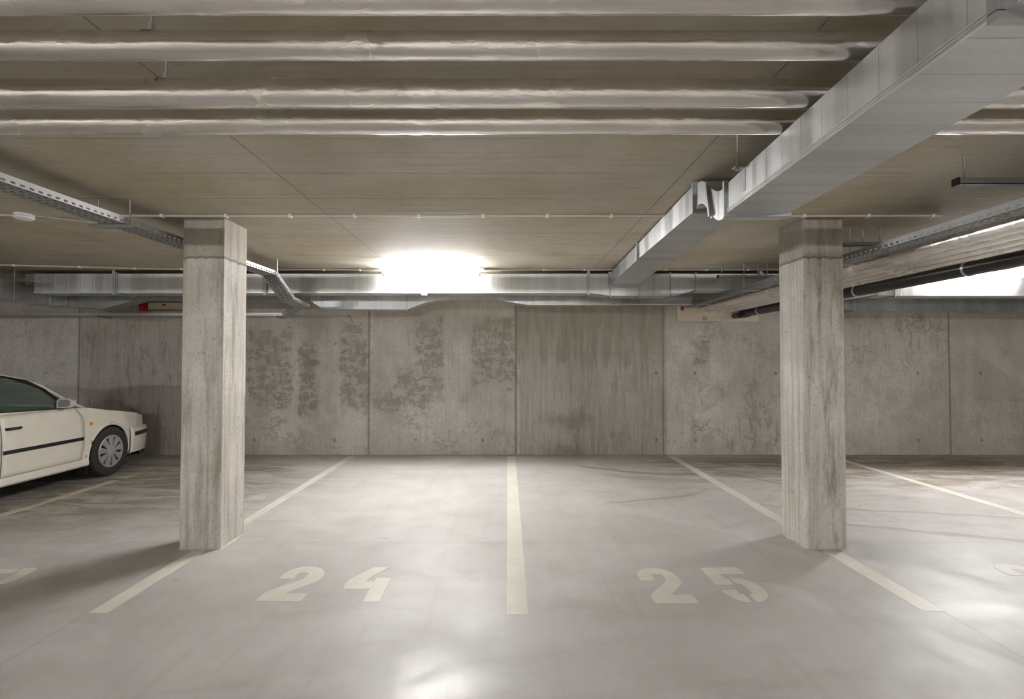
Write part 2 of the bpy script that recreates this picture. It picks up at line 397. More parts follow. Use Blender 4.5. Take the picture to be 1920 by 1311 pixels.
M['foil_y'] = mat_foil('crinkled_aluminium_foil_lengthwise', 1)
M['black_pipe'] = plain('black_plastic_pipe', (0.03, 0.028, 0.027), 0.32)
M['clip'] = plain('pale_metal_band', (0.72, 0.71, 0.69), 0.3, 0.7)
M['conduit'] = plain('grey_plastic_conduit', (0.52, 0.49, 0.43), 0.5)
M['clip_white'] = plain('white_plastic_clip', (0.75, 0.74, 0.70), 0.45)
M['cable'] = plain('black_cable', (0.03, 0.03, 0.03), 0.5)
M['cream_board'] = plain('cream_fire_board', (0.72, 0.67, 0.54), 0.6)
M['red'] = plain('red_sealant', (0.5, 0.02, 0.02), 0.5)
M['label'] = plain('grey_sticker', (0.45, 0.42, 0.44), 0.5)
M['white_plastic'] = plain('white_lamp_housing', (0.75, 0.75, 0.73), 0.45)
n_ = NT('glowing_diffuser')
M['tube'] = n_.done((0.9, 0.9, 0.9), 0.4, 0, Emission_Color=(1.0, 0.99, 0.985), Emission_Strength=TUBE)
n_ = NT('bay_glowing_diffuser')
M['tube_back'] = n_.done((0.9, 0.9, 0.9), 0.4, 0, Emission_Color=(1.0, 0.99, 0.985), Emission_Strength=TUBE_BACK)
M['car_paint'] = plain('cream_car_paint', (0.86, 0.82, 0.72), 0.32, 0.0, Coat_Weight=0.6, Coat_Roughness=0.08)
M['car_black'] = plain('black_car_trim', (0.018, 0.018, 0.02), 0.4)
M['tyre'] = plain('tyre_rubber', (0.035, 0.033, 0.031), 0.75)
M['hubcap'] = plain('silver_hubcap', (0.50, 0.49, 0.48), 0.4, 0.5)
M['mirror_glass'] = plain('mirror_glass', (0.80, 0.82, 0.86), 0.25, 0.7)
M['amber'] = plain('amber_lens', (0.75, 0.28, 0.03), 0.25)
n_ = NT('green_tinted_glass')
M['glass'] = n_.done((0.10, 0.15, 0.125), 0.06, 0, Alpha=0.6, Specular_IOR_Level=0.8)
M['interior'] = plain('grey_car_interior', (0.10, 0.10, 0.10), 0.8)
M['headlamp'] = plain('headlamp_lens', (0.6, 0.62, 0.64), 0.1, 0.3)


# ------------------------------------------------------------------ mesh helpers
def box(bm, x0, x1, y0, y1, z0, z1):
    vs = [bm.verts.new(p) for p in ((x0, y0, z0), (x1, y0, z0), (x1, y1, z0), (x0, y1, z0), (x0, y0, z1), (x1, y0, z1), (x1, y1, z1), (x0, y1, z1))]
    for f in ((3, 2, 1, 0), (4, 5, 6, 7), (0, 1, 5, 4), (1, 2, 6, 5), (2, 3, 7, 6), (3, 0, 4, 7)):
        bm.faces.new([vs[i] for i in f])
    return bm


def hexa(bm, a, b):
    """solid between two quads a and b (4 points each, same order)"""
    va = [bm.verts.new(p) for p in a]; vb = [bm.verts.new(p) for p in b]
    bm.faces.new(va[::-1]); bm.faces.new(vb)
    for i in range(4): bm.faces.new((va[i], va[(i + 1) % 4], vb[(i + 1) % 4], vb[i]))
    return bm


def prism(bm, pts, z0, z1, frame=lambda u, v, w: (u, v, w)):
    a = [bm.verts.new(frame(u, v, z0)) for u, v in pts]; b = [bm.verts.new(frame(u, v, z1)) for u, v in pts]
    bm.faces.new(a[::-1]); bm.faces.new(b)
    for i in range(len(pts)): bm.faces.new((a[i], a[(i + 1) % len(pts)], b[(i + 1) % len(pts)], b[i]))
    return bm


def tube(bm, pts, r, seg=12, cap=True, rr=None):
    pts = [Vector(p) for p in pts]; rings = []
    for i, p in enumerate(pts):
        d = (pts[min(i + 1, len(pts) - 1)] - pts[max(i - 1, 0)]).normalized()
        up = Vector((0, 0, 1)) if abs(d.z) < 0.9 else Vector((0, 1, 0))
        s = d.cross(up).normalized(); t = s.cross(d).normalized(); q = rr[i] if rr else r
        rings.append([bm.verts.new(p + (s * math.cos(2 * PI * k / seg) + t * math.sin(2 * PI * k / seg)) * q) for k in range(seg)])
    for a, b in zip(rings, rings[1:]):
        for k in range(seg): bm.faces.new((a[k], a[(k + 1) % seg], b[(k + 1) % seg], b[k]))
    if cap: bm.faces.new(rings[0][::-1]); bm.faces.new(rings[-1])
    return bm


def lathe(bm, prof, seg, frame, close=False):
    rings = [[bm.verts.new(frame(r * math.cos(2 * PI * k / seg), r * math.sin(2 * PI * k / seg), h)) for k in range(seg)] for r, h in prof]
    pr = list(zip(rings, rings[1:])) + ([(rings[-1], rings[0])] if close else [])
    for a, b in pr:
        for k in range(seg): bm.faces.new((a[k], a[(k + 1) % seg], b[(k + 1) % seg], b[k]))
    if not close: bm.faces.new(rings[0][::-1]); bm.faces.new(rings[-1])
    return bm


def obj(name, bm, m, parent=None, smooth=False, bevel=0.0, origin=None, flip=True):
    bmesh.ops.remove_doubles(bm, verts=bm.verts, dist=1e-6)
    if flip: bmesh.ops.recalc_face_normals(bm, faces=bm.faces)
    me = bpy.data.meshes.new(name); bm.to_mesh(me); bm.free()
    me.materials.append(m)
    if smooth:
        for p in me.polygons: p.use_smooth = True
        me.set_sharp_from_angle(angle=math.radians(38))
    o = bpy.data.objects.new(name, me); C.objects.link(o)
    if parent is not None:
        o.parent = parent; o.matrix_parent_inverse = Matrix.Translation(-Vector(parent.location))
        o.matrix_parent_inverse = (Matrix.Translation(parent.location) @ parent.rotation_euler.to_matrix().to_4x4()).inverted()
    if bevel:
        b = o.modifiers.new('bevel', 'BEVEL'); b.width = bevel; b.segments = 2; b.limit_method = 'ANGLE'
    return o


def tag(o, label, cat, group=None):
    o['label'] = label; o['category'] = cat
    if group: o['group'] = group
    return o


def thing(name, label, cat, loc, group=None):
    o = bpy.data.objects.new(name, None); C.objects.link(o); o.location = loc
    o.empty_display_size = 0.1
    return tag(o, label, cat, group)


def struct(name, bm, m):
    o = obj(name, bm, m); o['kind'] = 'structure'; return o


def B(*a): return box(bmesh.new(), *a)


def solid(o, t=.0015):
    m = o.modifiers.new('sheet', 'SOLIDIFY'); m.thickness = t; m.offset = 0; return o


# ------------------------------------------------------------------ room shell
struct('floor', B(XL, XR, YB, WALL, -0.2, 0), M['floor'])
struct('ceiling', B(XL, XR, YB, WALL, CEIL, CEIL + 0.25), M['ceiling'])
struct('wall_back', B(XL - .2, XR + .2, WALL, WALL + .2, -0.2, CEIL + .25), M['wall'])
struct('wall_left', B(XL - .2, XL, YB, WALL, -0.2, CEIL + .25), M['wall'])
struct('wall_right', B(XR, XR + .2, YB, WALL, -0.2, CEIL + .25), M['wall'])
struct('wall_front', B(XL - .2, XR + .2, YB - .2, YB, -0.2, CEIL + .25), M['wall'])


# ------------------------------------------------------------------ lamps
def lamp(x, y, label, length=1.2, glow='tube'):
    t = thing('ceiling_lamp', label, 'lamp', (x, y, CEIL), 'fluorescent battens under the ceiling')
    h = length / 2
    obj('housing', B(x - h, x + h, y - .045, y + .045, CEIL - .045, CEIL), M['white_plastic'], t, bevel=.006)
    bm = bmesh.new(); pr = [(-.04, -.045), (-.042, -.07), (-.028, -.095), (0, -.105), (.028, -.095), (.042, -.07), (.04, -.045)]
    prism(bm, pr, x - h + .03, x + h - .03, lambda u, v, w: (w, y + u, CEIL + v))
    obj('diffuser', bm, M[glow], t, smooth=True)
    for s in (-1, 1):
        bm = bmesh.new(); prism(bm, [(u * 1.12, v * 1.06) for u, v in pr], x + s * h - .03, x + s * h, lambda u, v, w: (w, y + u, CEIL + v))
        obj('end_cap', bm, M['white_plastic'], t)
    return t


LY = 6.43
lamp(-0.93, LY, 'glaring tube lamp on the ceiling in front of the long duct, above bay 24', glow='tube_back')
lamp(5.9, 6.495, 'glaring tube lamp on the ceiling at far right, behind the black pipe', glow='tube_back')
for lx in (-7.8, -0.9, 6.0):  # unseen lamps, set far back and strengthened to light wall and pillar fronts
    for ly in (-5.4,):
        lamp(lx, ly, {-7.8: 'unseen tube lamp over the driving lane, behind and left of the camera', -0.9: 'unseen tube lamp over the driving lane behind the camera', 6.0: 'unseen tube lamp over the driving lane, behind and right of the camera'}[lx])

# ------------------------------------------------------------------ pillars
def pillar(x0, x1, y0, y1, m, label, rebate):
    c = .012; pts = [(x0 + c, y0), (x1 - c, y0), (x1, y0 + c), (x1, y1 - c), (x1 - c, y1), (x0 + c, y1), (x0, y1 - c), (x0, y0 + c)]
    t = thing('concrete_pillar', label, 'pillar', ((x0 + x1) / 2, (y0 + y1) / 2, 0))
    bm = bmesh.new(); n = 24
    rings = []
    for i in range(n + 1):
        z = CEIL * i / n
        rings.append([bm.verts.new((u + .0015 * noise.noise(Vector((u * 3, v * 3, z * 2))), v + .0015 * noise.noise(Vector((u * 3, v * 3, z * 2 + 9))), z)) for u, v in pts])
    for a, b in zip(rings, rings[1:]):
        for k in range(8): bm.faces.new((a[k], a[(k + 1) % 8], b[(k + 1) % 8], b[k]))
    bm.faces.new(rings[0][::-1]); bm.faces.new(rings[-1])
    obj('shaft', bm, m, t)
    # rough mortar collar at the foot
    bm = bmesh.new(); rnd = random.Random(3); lo, hi = [], []
    ring = []
    K = 40
    for k in range(K):
        a = k / K * 4; e = int(a); f = a - e
        cs = [(x0, y0), (x1, y0), (x1, y1), (x0, y1)]; p, q = cs[e], cs[(e + 1) % 4]
        u, v = p[0] + (q[0] - p[0]) * f, p[1] + (q[1] - p[1]) * f
        nx, ny = u - (x0 + x1) / 2, v - (y0 + y1) / 2; l = math.hypot(nx, ny); w = rnd.uniform(.004, .018)
        lo.append(bm.verts.new((u + nx / l * w, v + ny / l * w, 0.0))); hi.append(bm.verts.new((u - nx / l * .003, v - ny / l * .003, rnd.uniform(.004, .012))))
    for k in range(K): bm.faces.new((lo[k], lo[(k + 1) % K], hi[(k + 1) % K], hi[k]))
    obj('mortar_joint', bm, M['conduit'], t)
    return t


pillar(-2.615, -2.285, 4.15, 4.53, M['pillar_left'], 'square concrete pillar on the left, between the white car and bay 24', 0)
rp_ = pillar(2.375, 2.70, 4.15, 4.53, M['pillar_right'], 'square concrete pillar on the right, below the end of bay 25', 0)
bm = bmesh.new(); rnd = random.Random(5); k_ = 26
tube(bm, [(2.40 + .31 * i / k_, 4.146, CEIL - .006 - rnd.uniform(0, .006)) for i in range(k_ + 1)], .005, 6, rr=[rnd.uniform(.003, .007) for _ in range(k_ + 1)])
obj('foam_bead', bm, plain('yellow_mounting_foam', (0.50, 0.38, 0.17), 0.8), rp_)

# ------------------------------------------------------------------ floor markings
def strip(xc, w, y0, y1, m, label, gaps=()):
    bm = bmesh.new(); rnd = random.Random(int(xc * 100) + 7); n = int((y1 - y0) / .12)
    L = []
    for i in range(n + 1):
        y = y0 + (y1 - y0) * i / n
        L.append((y, xc - w / 2 + rnd.uniform(-.0015, .0015), xc + w / 2 + rnd.uniform(-.0015, .0015)))
    for a, b in zip(L, L[1:]):
        ym = (a[0] + b[0]) / 2
        if any(g0 < ym < g1 for g0, g1 in gaps): continue
        hexa(bm, [(a[1], a[0], 0), (a[2], a[0], 0), (a[2], a[0], .002), (a[1], a[0], .002)], [(b[1], b[0], 0), (b[2], b[0], 0), (b[2], b[0], .002), (b[1], b[0], .002)])
    return tag(obj('bay_line', bm, m, origin=None), label, 'painted line')


strip(-4.90, .105, 3.1, 7.35, M['paint_old'], 'worn yellowish bay line on the floor beside the white car', ((6.45, 6.6), (6.98, 7.04)))
strip(-2.435, .115, 3.11, 4.12, M['paint'], 'cream bay line in front of the left pillar')
strip(-2.435, .105, 4.56, 8.13, M['paint'], 'cream bay line behind the left pillar, running to the wall')
strip(.058, .125, 3.09, 8.13, M['paint'], 'long cream bay line between bays 24 and 25')
strip(2.545, .13, 3.13, 4.12, M['paint'], 'cream bay line in front of the right pillar')
strip(2.56, .115, 4.56, 8.2, M['paint'], 'cream bay line behind the right pillar, running to the wall')
strip(5.04, .115, 3.1, 7.95, M['paint'], 'cream bay line right of the right pillar, crossing the dark stain and painted shade')
strip(7.45, .11, 3.1, 7.95, M['paint_old'], 'faint bay line at the far right near the wall')


def digit_px(pts, ox, oy, s, dx=0.0, dy=0.0):
    return [(lambda p: (p[0] + dx, p[1] + dy))(on_floor(ox + u / s, oy + v / s)) for u, v in pts]


TWO24 = [(65, 535), (110, 485), (180, 430), (250, 395), (460, 320), (620, 270), (690, 240), (755, 170), (620, 170), (590, 195), (550, 245), (365, 245), (430, 180), (520, 130), (640, 97), (740, 88), (840, 92), (910, 115), (950, 150), (945, 190), (890, 260), (800, 300), (620, 365), (440, 435), (720, 437), (650, 535)]
FOUR = [(1195, 375), (1215, 310), (1260, 265), (1400, 190), (1590, 97), (1780, 97), (1650, 165), (1475, 280), (1580, 285), (1620, 235), (1805, 235), (1655, 540), (1440, 540), (1530, 375)]
TWO25 = [(340, 560), (270, 460), (410, 330), (470, 275), (455, 235), (430, 205), (395, 190), (280, 190), (325, 265), (150, 270), (105, 205), (105, 170), (150, 130), (210, 112), (340, 110), (450, 130), (550, 170), (620, 220), (690, 300), (640, 350), (545, 450), (800, 450), (905, 555)]
FIVE = [[(900, 105), (1385, 97), (1480, 180), (1160, 180), (1225, 245), (1260, 245), (1330, 315), (1110, 318)],
        [(1320, 245), (1420, 245), (1560, 280), (1680, 340), (1770, 420), (1785, 480), (1750, 520), (1680, 540), (1640, 540), (1535, 445), (1590, 455), (1560, 400), (1440, 310), (1390, 310)],
        [(1180, 395), (1370, 390), (1420, 440), (1470, 445), (1575, 545), (1480, 540), (1360, 505), (1250, 450)]]


def number(digits, label):
    xs = [p for d in digits for poly in d for p in poly]
    cx = sum(p[0] for p in xs) / len(xs); cy = sum(p[1] for p in xs) / len(xs)
    t = thing('painted_number', label, 'floor number', (cx, cy, 0), 'stencilled bay numbers')
    for d in digits:
        bm = bmesh.new()
        for poly in d: prism(bm, poly, 0.0, .002)
        bm.normal_update()
        for f in list(bm.faces):
            if len(f.verts) > 4: bmesh.ops.triangulate(bm, faces=[f], ngon_method='EAR_CLIP')
        obj('digit', bm, M['paint'], t)
    return t


S = 6.857
two24 = digit_px(TWO24, 470, 1050, S); four = digit_px(FOUR, 470, 1050, S)
two25 = digit_px(TWO25, 1180, 1050, S); five = [digit_px(p, 1180, 1050, S) for p in FIVE]
number([[two24], [four]], 'stencilled number 24 on the floor of the left bay')
number([[two25], five], 'stencilled number 25 on the floor of the right bay')
number([[[(x - 2.50, y + .03) for x, y in two24]],
        [[(-3.71, 3.70), (-3.64, 3.755), (-3.50, 3.755), (-3.50, 3.69), (-3.60, 3.685), (-3.64, 3.62), (-3.71, 3.62)],
         [(-3.485, 3.77), (-3.44, 3.785), (-3.40, 3.775), (-3.375, 3.74), (-3.362, 3.66), (-3.365, 3.55), (-3.40, 3.50), (-3.375, 3.45), (-3.375, 3.28), (-3.42, 3.22), (-3.475, 3.22), (-3.475, 3.29), (-3.45, 3.31), (-3.45, 3.44), (-3.50, 3.47), (-3.50, 3.53), (-3.45, 3.56), (-3.45, 3.67), (-3.475, 3.69)],
         [(-3.71, 3.34), (-3.64, 3.34), (-3.60, 3.29), (-3.50, 3.29), (-3.50, 3.22), (-3.64, 3.22), (-3.71, 3.27)]]],
       'stencilled number 23 at the left edge, mostly out of view')
six = [(0.0, .1), (.06, .0), (.22, .0), (.3, .08), (.3, .26), (.24, .33), (.1, .33), (.1, .44), (.2, .46), (.2, .42), (.3, .42), (.3, .5), (.24, .56), (.06, .56), (0, .48)]
number([[[(x + 2.60, y + .08) for x, y in two25]], [[(x + 4.0, y + 3.25) for x, y in six]]], 'stencilled number 26 at the right edge, mostly out of view')

# ------------------------------------------------------------------ ducts
def duct(bm, x0, x1, y0, y1, z0, z1): return box(bm, x0, x1, y0, y1, z0, z1)


def frame_x(bm, x, y0, y1, z0, z1, w=.022, d=.014):
    """flange ring round a duct running along X"""
    box(bm, x - d, x + d, y0 - w, y1 + w, z0 - w, z0 + .002); box(bm, x - d, x + d, y0 - w, y1 + w, z1 - .002, z1 + w)
    box(bm, x - d, x + d, y0 - w, y0 + .002, z0, z1); box(bm, x - d, x + d, y1 - .002, y1 + w, z0, z1)
    return bm


TF, TD, TT = 6.55, .30, 2.598     # trunk: front face, depth, top
trunk = thing('ventilation_duct', 'long flat galvanised duct along the back of the ceiling, lit by the tube lamp', 'air duct', (0, TF + .15, TT))
prof = [(-6.0, 2.356), (-4.95, 2.356), (-2.95, 2.356), (1.03, 2.356), (1.30, 2.318), (1.66, 2.318), (2.06, 2.318), (2.38, 2.392), (4.02, 2.392), (4.18, 2.268), (4.68, 2.33), (4.9, 2.318), (8.6, 2.316)]
for (xa, za), (xb, zb) in zip(prof, prof[1:]):
    bm = bmesh.new()
    hexa(bm, [(xa, TF, za), (xa, TF + TD, za), (xa, TF + TD, TT), (xa, TF, TT)], [(xb, TF, zb), (xb, TF + TD, zb), (xb, TF + TD, TT), (xb, TF, TT)])
    obj('duct_section', bm, M['galv_x'], trunk)
for xa, za in prof[1:-1]:
    if xa in (-2.95,): continue
    obj('flange', frame_x(bmesh.new(), xa, TF, TF + TD, za, TT, .016, .008), M['strut'], trunk)
obj('end_plate', B(-6.16, -6.0, TF + .05, TF + TD, 2.46, TT), M['galv_dark'], trunk)
obj('lower_seam', B(-6.0, 1.03, TF - .006, TF + .004, 2.352, 2.362), M['clip'], trunk)
# bright flat straps that hold the trunk to the ceiling
for X in (-4.98, -3.07 , 1.02, 3.2, 5.7):
    obj('hanger_strap', B(X - .02, X + .02, TF - .022, TF - .017, 2.33, CEIL), M['strut'], trunk)
obj('duct_clamp', B(-1.09, -1.02, TF - .03, TF + .03, 2.325, 2.36), M['clip'], trunk)

# branch duct: runs from the trunk toward the camera, drops at an S-bend, then passes under the pipes
branch = thing('branch_duct', 'large galvanised duct coming toward the camera at upper right, with an S-bend', 'air duct', (1.3, 3.5, 2.45))
W_ = .34
def sec(x, y, zb, zt, w=W_): return [(x, y, zb), (x + w, y, zb), (x + w, y, zt), (x, y, zt)]
far0, far1, far2 = (1.30, TF - .0, 2.455, 2.612), (1.265, 5.0, 2.485, 2.632), (1.205, 3.32, 2.465, 2.640)
nea0, nea1, nea2 = (1.232, 2.90, 2.325, 2.492), (1.232 - .096 * 1.8, 1.10, 2.325 - .044 * 1.8, 2.492 - .044 * 1.8 + .005), (1.232 - .096 * 5.9, -3.0, 2.325 - .044 * 5.9, 2.497 - .044 * 5.9)
obj('duct_section', hexa(bmesh.new(), sec(*far0), sec(*far1)), M['galv_y'], branch)
obj('duct_section', hexa(bmesh.new(), sec(*far1), sec(*far2)), M['galv_y'], branch)
obj('duct_section', hexa(bmesh.new(), sec(*nea0), sec(*nea1)), M['galv_y'], branch)
obj('duct_section', hexa(bmesh.new(), sec(*nea1), sec(*nea2)), M['galv_y'], branch)


def frame_y(x, y, zb, zt, w=.018, d=.012, W=W_):
    bm = bmesh.new()
    box(bm, x - w, x + W + w, y - d, y + d, zb - w, zb + .002); box(bm, x - w, x + W + w, y - d, y + d, zt - .002, min(zt + w, CEIL - .002))
    box(bm, x - w, x + .002, y - d, y + d, zb, zt); box(bm, x + W - .002, x + W + w, y - d, y + d, zb, zt)
    return bm


obj('collar', hexa(bmesh.new(), [(1.27, TF, 2.42), (1.66, TF, 2.42), (1.66, TF, 2.618), (1.27, TF, 2.618)], [(1.27, TF - .03, 2.42), (1.66, TF - .03, 2.42), (1.66, TF - .03, 2.618), (1.27, TF - .03, 2.618)]), M['strut'], branch)
for s in (far1, far2, nea0, nea1):
    obj('flange', frame_y(*s), M['strut'], branch)
# the S-bend: lofted, side faces wavy as in the sheet-metal offset
bm = bmesh.new(); rings = []
NS = 20
for i in range(NS + 1):
    u = i / NS; y = far2[1] + (nea0[1] - far2[1]) * u; x = far2[0] + (nea0[0] - far2[0]) * u
    e = u * u * (3 - 2 * u)
    hump = .036 * math.sin(PI * min(1, u / .5)) if u < .5 else -.030 * math.sin(PI * (u - .5) / .5)
    zt = far2[3] - .03 + (nea0[3] - far2[3] + .03) * e + hump * .8
    zb = far2[2] + (nea0[2] - far2[2]) * e + (hump * 1.0)
    rings.append([bm.verts.new(p) for p in sec(x, y, zb, min(zt, CEIL - .004))])
for a, b in zip(rings, rings[1:]):
    for k in range(4): bm.faces.new((a[k], a[(k + 1) % 4], b[(k + 1) % 4], b[k]))
bm.faces.new(rings[0][::-1]); bm.faces.new(rings[-1])
obj('s_bend', bm, M['galv_y'], branch)
# slanted middle joint of the S-bend
bm = bmesh.new(); ym = (far2[1] + nea0[1]) / 2; xm = 1.215
for (y0, z0), (y1, z1) in (((ym - .03, 2.36), (ym + .03, 2.585)),):
    for xx in (xm - .014, xm + W_):
        hexa(bm, [(xx, y0 - .012, z0), (xx + .014, y0 - .012, z0), (xx + .014, y0 + .012, z0), (xx, y0 + .012, z0)], [(xx, y1 - .012, z1), (xx + .014, y1 - .012, z1), (xx + .014, y1 + .012, z1), (xx, y1 + .012, z1)])
    box(bm, xm, xm + W_, y0 - .012, y0 + .012, z0 - .01, z0 + .012)
obj('slanted_joint', bm, M['strut'], branch)
# lower edge trims with fine lines
bm = bmesh.new()
for k, dz in enumerate((0.0, .010, .020)):
    hexa(bm, [(nea0[0] - .005, 2.89, nea0[2] + dz), (nea0[0], 2.89, nea0[2] + dz), (nea0[0], 2.89, nea0[2] + dz + .004), (nea0[0] - .005, 2.89, nea0[2] + dz + .004)],
         [(nea1[0] - .005, 1.1, nea1[2] + dz), (nea1[0], 1.1, nea1[2] + dz), (nea1[0], 1.1, nea1[2] + dz + .004), (nea1[0] - .005, 1.1, nea1[2] + dz + .004)])
obj('edge_fold', bm, M['clip'], branch)
# hangers with rods
def rod(x, y, z0, z1, parent, r=.005):
    bm = bmesh.new(); tube(bm, [(x, y, z0), (x, y, z1)], r, 8); return obj('threaded_rod', bm, M['rod'], parent)


def branch_hanger(y, k):
    f = (2.9 - y); x = 1.232 - .096 * f; zt = 2.492 - .044 * f; 
    for xx, s in ((x - .035, -1), (x + W_ + .035, 1)):
        rod(xx, y, zt + .0, CEIL, branch)
        e = x if s < 0 else x + W_
        bm = bmesh.new(); box(bm, min(e, e + s * .055), max(e, e + s * .055), y - .018, y + .018, zt - .002, zt + .004); box(bm, min(e, e + s * .004), max(e, e + s * .004), y - .014, y + .014, zt - .115, zt + .004)
        tube(bm, [(xx, y, zt - .012), (xx, y, zt + .014)], .012, 6)
        obj('hanger_bracket', bm, M['strut'], branch)


branch_hanger(2.62, 0)
branch_hanger(1.02, 1)
bm = bmesh.new(); tube(bm, [(1.225, 5.6, 2.60), (1.225, 5.6, CEIL)], .005, 8); obj('threaded_rod', bm, M['rod'], branch)

# rear duct, close to the wall, partly below the trunk
RF, RD = 7.30, .24
rear = thing('rear_duct', 'low galvanised duct between the long duct and the wall, with a stepped underside', 'air duct', (0, RF + .18, 2.40))
rp = [(-6.21, 2.262), (-5.72, 2.225), (-5.17, 2.375), (-2.78, 2.335), (-2.60, 2.225), (-1.42, 2.218), (-1.17, 2.315), (-.82, 2.372), (-.28, 2.375), (.27, 2.285), (1.60, 2.288), (2.60, 2.288)]
RT = 2.46
for i, ((xa, za), (xb, zb)) in enumerate(zip(rp, rp[1:])):
    bm = bmesh.new()
    hexa(bm, [(xa, RF, za), (xa, RF + RD, za), (xa, RF + RD, RT), (xa, RF, RT)], [(xb, RF, zb), (xb, RF + RD, zb), (xb, RF + RD, RT), (xb, RF, RT)])
    obj('duct_section', bm, M['galv_dark'] if i in (0, 1, 2, 10) else M['galv_x'], rear)
for X, z in ((-1.42, 2.218), (.36, 2.285), (1.60, 2.288)):
    obj('flange', frame_x(bmesh.new(), X, RF, RF + RD, z, RT, .012, .008), M['strut'], rear)
obj('lower_seam', B(.27, 2.6, RF - .006, RF + .004, 2.283, 2.294), M['clip'], rear)
for X in (-4.6, 0.6):
    rod(X, RF + RD + .03, RT, CEIL, rear)
rear2 = thing('rear_duct', 'dull galvanised duct low along the back wall, right of the right pillar', 'air duct', (6.5, RF + .12, 2.40))
rp2 = [(4.72, 2.24), (4.88, 2.198), (6.66, 2.198), (6.80, 2.185), (8.6, 2.185)]
for (xa, za), (xb, zb) in zip(rp2, rp2[1:]):
    bm = bmesh.new()
    hexa(bm, [(xa, RF, za), (xa, RF + RD, za), (xa, RF + RD, RT), (xa, RF, RT)], [(xb, RF, zb), (xb, RF + RD, zb), (xb, RF + RD, RT), (xb, RF, RT)])
    obj('duct_section', bm, M['galv_dark'], rear2)
for X, z in ((4.88, 2.198), (6.66, 2.198)):
    obj('flange', frame_x(bmesh.new(), X, RF, RF + RD, z, RT, .012, .008), M['strut'], rear2)
for X in (5.2, 7.4): rod(X, RF + RD + .03, RT, CEIL, rear2)

# duct at far left coming toward the camera
left = thing('left_duct', 'galvanised duct at the far left above the car, running to the back wall', 'air duct', (-6.4, 6, 2.4))
for ya, yb in ((4.2, 7.03), (7.03, 7.30), (7.30, 7.66)):
    obj('duct_section', B(-6.53, -6.21, ya, yb, 2.262, 2.50), M['galv_y'], left)
for y in (5.4, 7.03, 7.29):
    obj('flange', frame_y(-6.53, y, 2.262, 2.50, .014, .008, .32), M['strut'], left)
for y in (5.8, 6.48):
    obj('support_rail', B(-6.56, -6.17, y - .02, y + .02, 2.232, 2.248), M['strut'], left)
    for xx in (-6.545, -6.185): rod(xx, y, 2.23, CEIL, left)


# ------------------------------------------------------------------ perforated cable trays
def perf(bm, org, U, V, L, H, rows, pitch=.055, slot=.028, rowh=.013, start=.0):
    """perforated sheet: org + u*U + v*V; rows = v centres of slot rows"""
    org, U, V = Vector(org), Vector(U).normalized(), Vector(V).normalized()
    us = [0.0]; u = start + (pitch - slot) / 2; hol = set()
    while u + slot < L:
        us += [u, u + slot]; hol.add(len(us) - 2); u += pitch
    us.append(L)
    vs = [0.0]; hv = set()
    for r in rows: vs += [r - rowh / 2, r + rowh / 2]; hv.add(len(vs) - 2)
    vs.append(H)
    g = [[bm.verts.new(org + U * a + V * b) for b in vs] for a in us]
    for i in range(len(us) - 1):
        for j in range(len(vs) - 1):
            if i in hol and j in hv: continue
            bm.faces.new((g[i][j], g[i + 1][j], g[i + 1][j + 1], g[i][j + 1]))
    return bm


def tray_run(parent, a, b, w, h, mside, mbot, side=1, rows=None):
    """straight run from a to b (inner-right bottom edge), tray lies to the left (side=+1) in plan"""
    a, b = Vector(a), Vector(b); U = (b - a); L = U.length; U.normalize()
    lat = Vector((-U.y, U.x, 0)).normalized() * side; up = U.cross(lat) * (1 if side > 0 else -1)
    if up.z < 0: up = -up
    rows = rows or (w * .12, w * .34, w * .66, w * .88)
    solid(obj('side_rail', perf(bmesh.new(), a, U, up, L, h, (h * .28,)), mside, parent, flip=False))
    solid(obj('side_rail', perf(bmesh.new(), a + lat * w, U, up, L, h, (h * .28,)), mside, parent, flip=False))
    solid(obj('tray_floor', perf(bmesh.new(), a, U, lat, L, w, rows), mbot, parent, flip=False))


lt = thing('cable_tray', 'perforated steel cable tray running from upper left past the left pillar, dropping under the duct', 'cable tray', (-2.7, 4, 2.47))
def ltx(y): return -2.745 + .037 * (y - 2.79)
tray_run(lt, (ltx(.3), .3, 2.40), (ltx(2.3), 2.3, 2.40), .175, .047, M['tray'], M['tray_dull'])
tray_run(lt, (ltx(2.3), 2.3, 2.40), (ltx(2.66), 2.66, 2.472), .175, .047, M['tray'], M['tray_dull'])
tray_run(lt, (ltx(2.66), 2.66, 2.472), (ltx(5.88), 5.88, 2.472), .175, .047, M['tray'], M['tray_dull'])
tray_run(lt, (ltx(5.88), 5.88, 2.472), (-2.62, 6.36, 2.235), .175, .047, M['tray'], M['tray_dull'])
tray_run(lt, (-2.62, 6.36, 2.235), (-2.66, 6.95, 2.205), .175, .047, M['tray'], M['tray_dull'])
tray_run(lt, (-2.72, 6.95, 2.20), (-3.36, 8.0, 2.19), .12, .045, M['tray'], M['tray_dull'])
for y in (5.88,):
    x = ltx(y); bm = bmesh.new(); box(bm, x - .002, x + .008, y - .035, y + .035, 2.475, 2.515); tube(bm, [(x, y, 2.49), (x + .016, y, 2.49)], .009, 8)
    obj('joint_plate', bm, M['tray'], lt)
rod(ltx(5.85) + .02, 5.85, 2.50, CEIL, lt)
y = 3.68; x = ltx(y)
obj('support_arm', B(x - .27, x + .03, y - .02, y + .02, 2.447, 2.4705), M['strut'], lt, bevel=.003)
rod(x + .015, y, 2.47, CEIL, lt); rod(x - .21, y, 2.47, CEIL, lt)
y = 1.15; x = ltx(y)
obj('support_arm', B(x - .27, x + .03, y - .02, y + .02, 2.376, 2.399), M['strut'], lt, bevel=.003)
rod(x + .015, y, 2.40, CEIL, lt); rod(x - .21, y, 2.40, CEIL, lt)
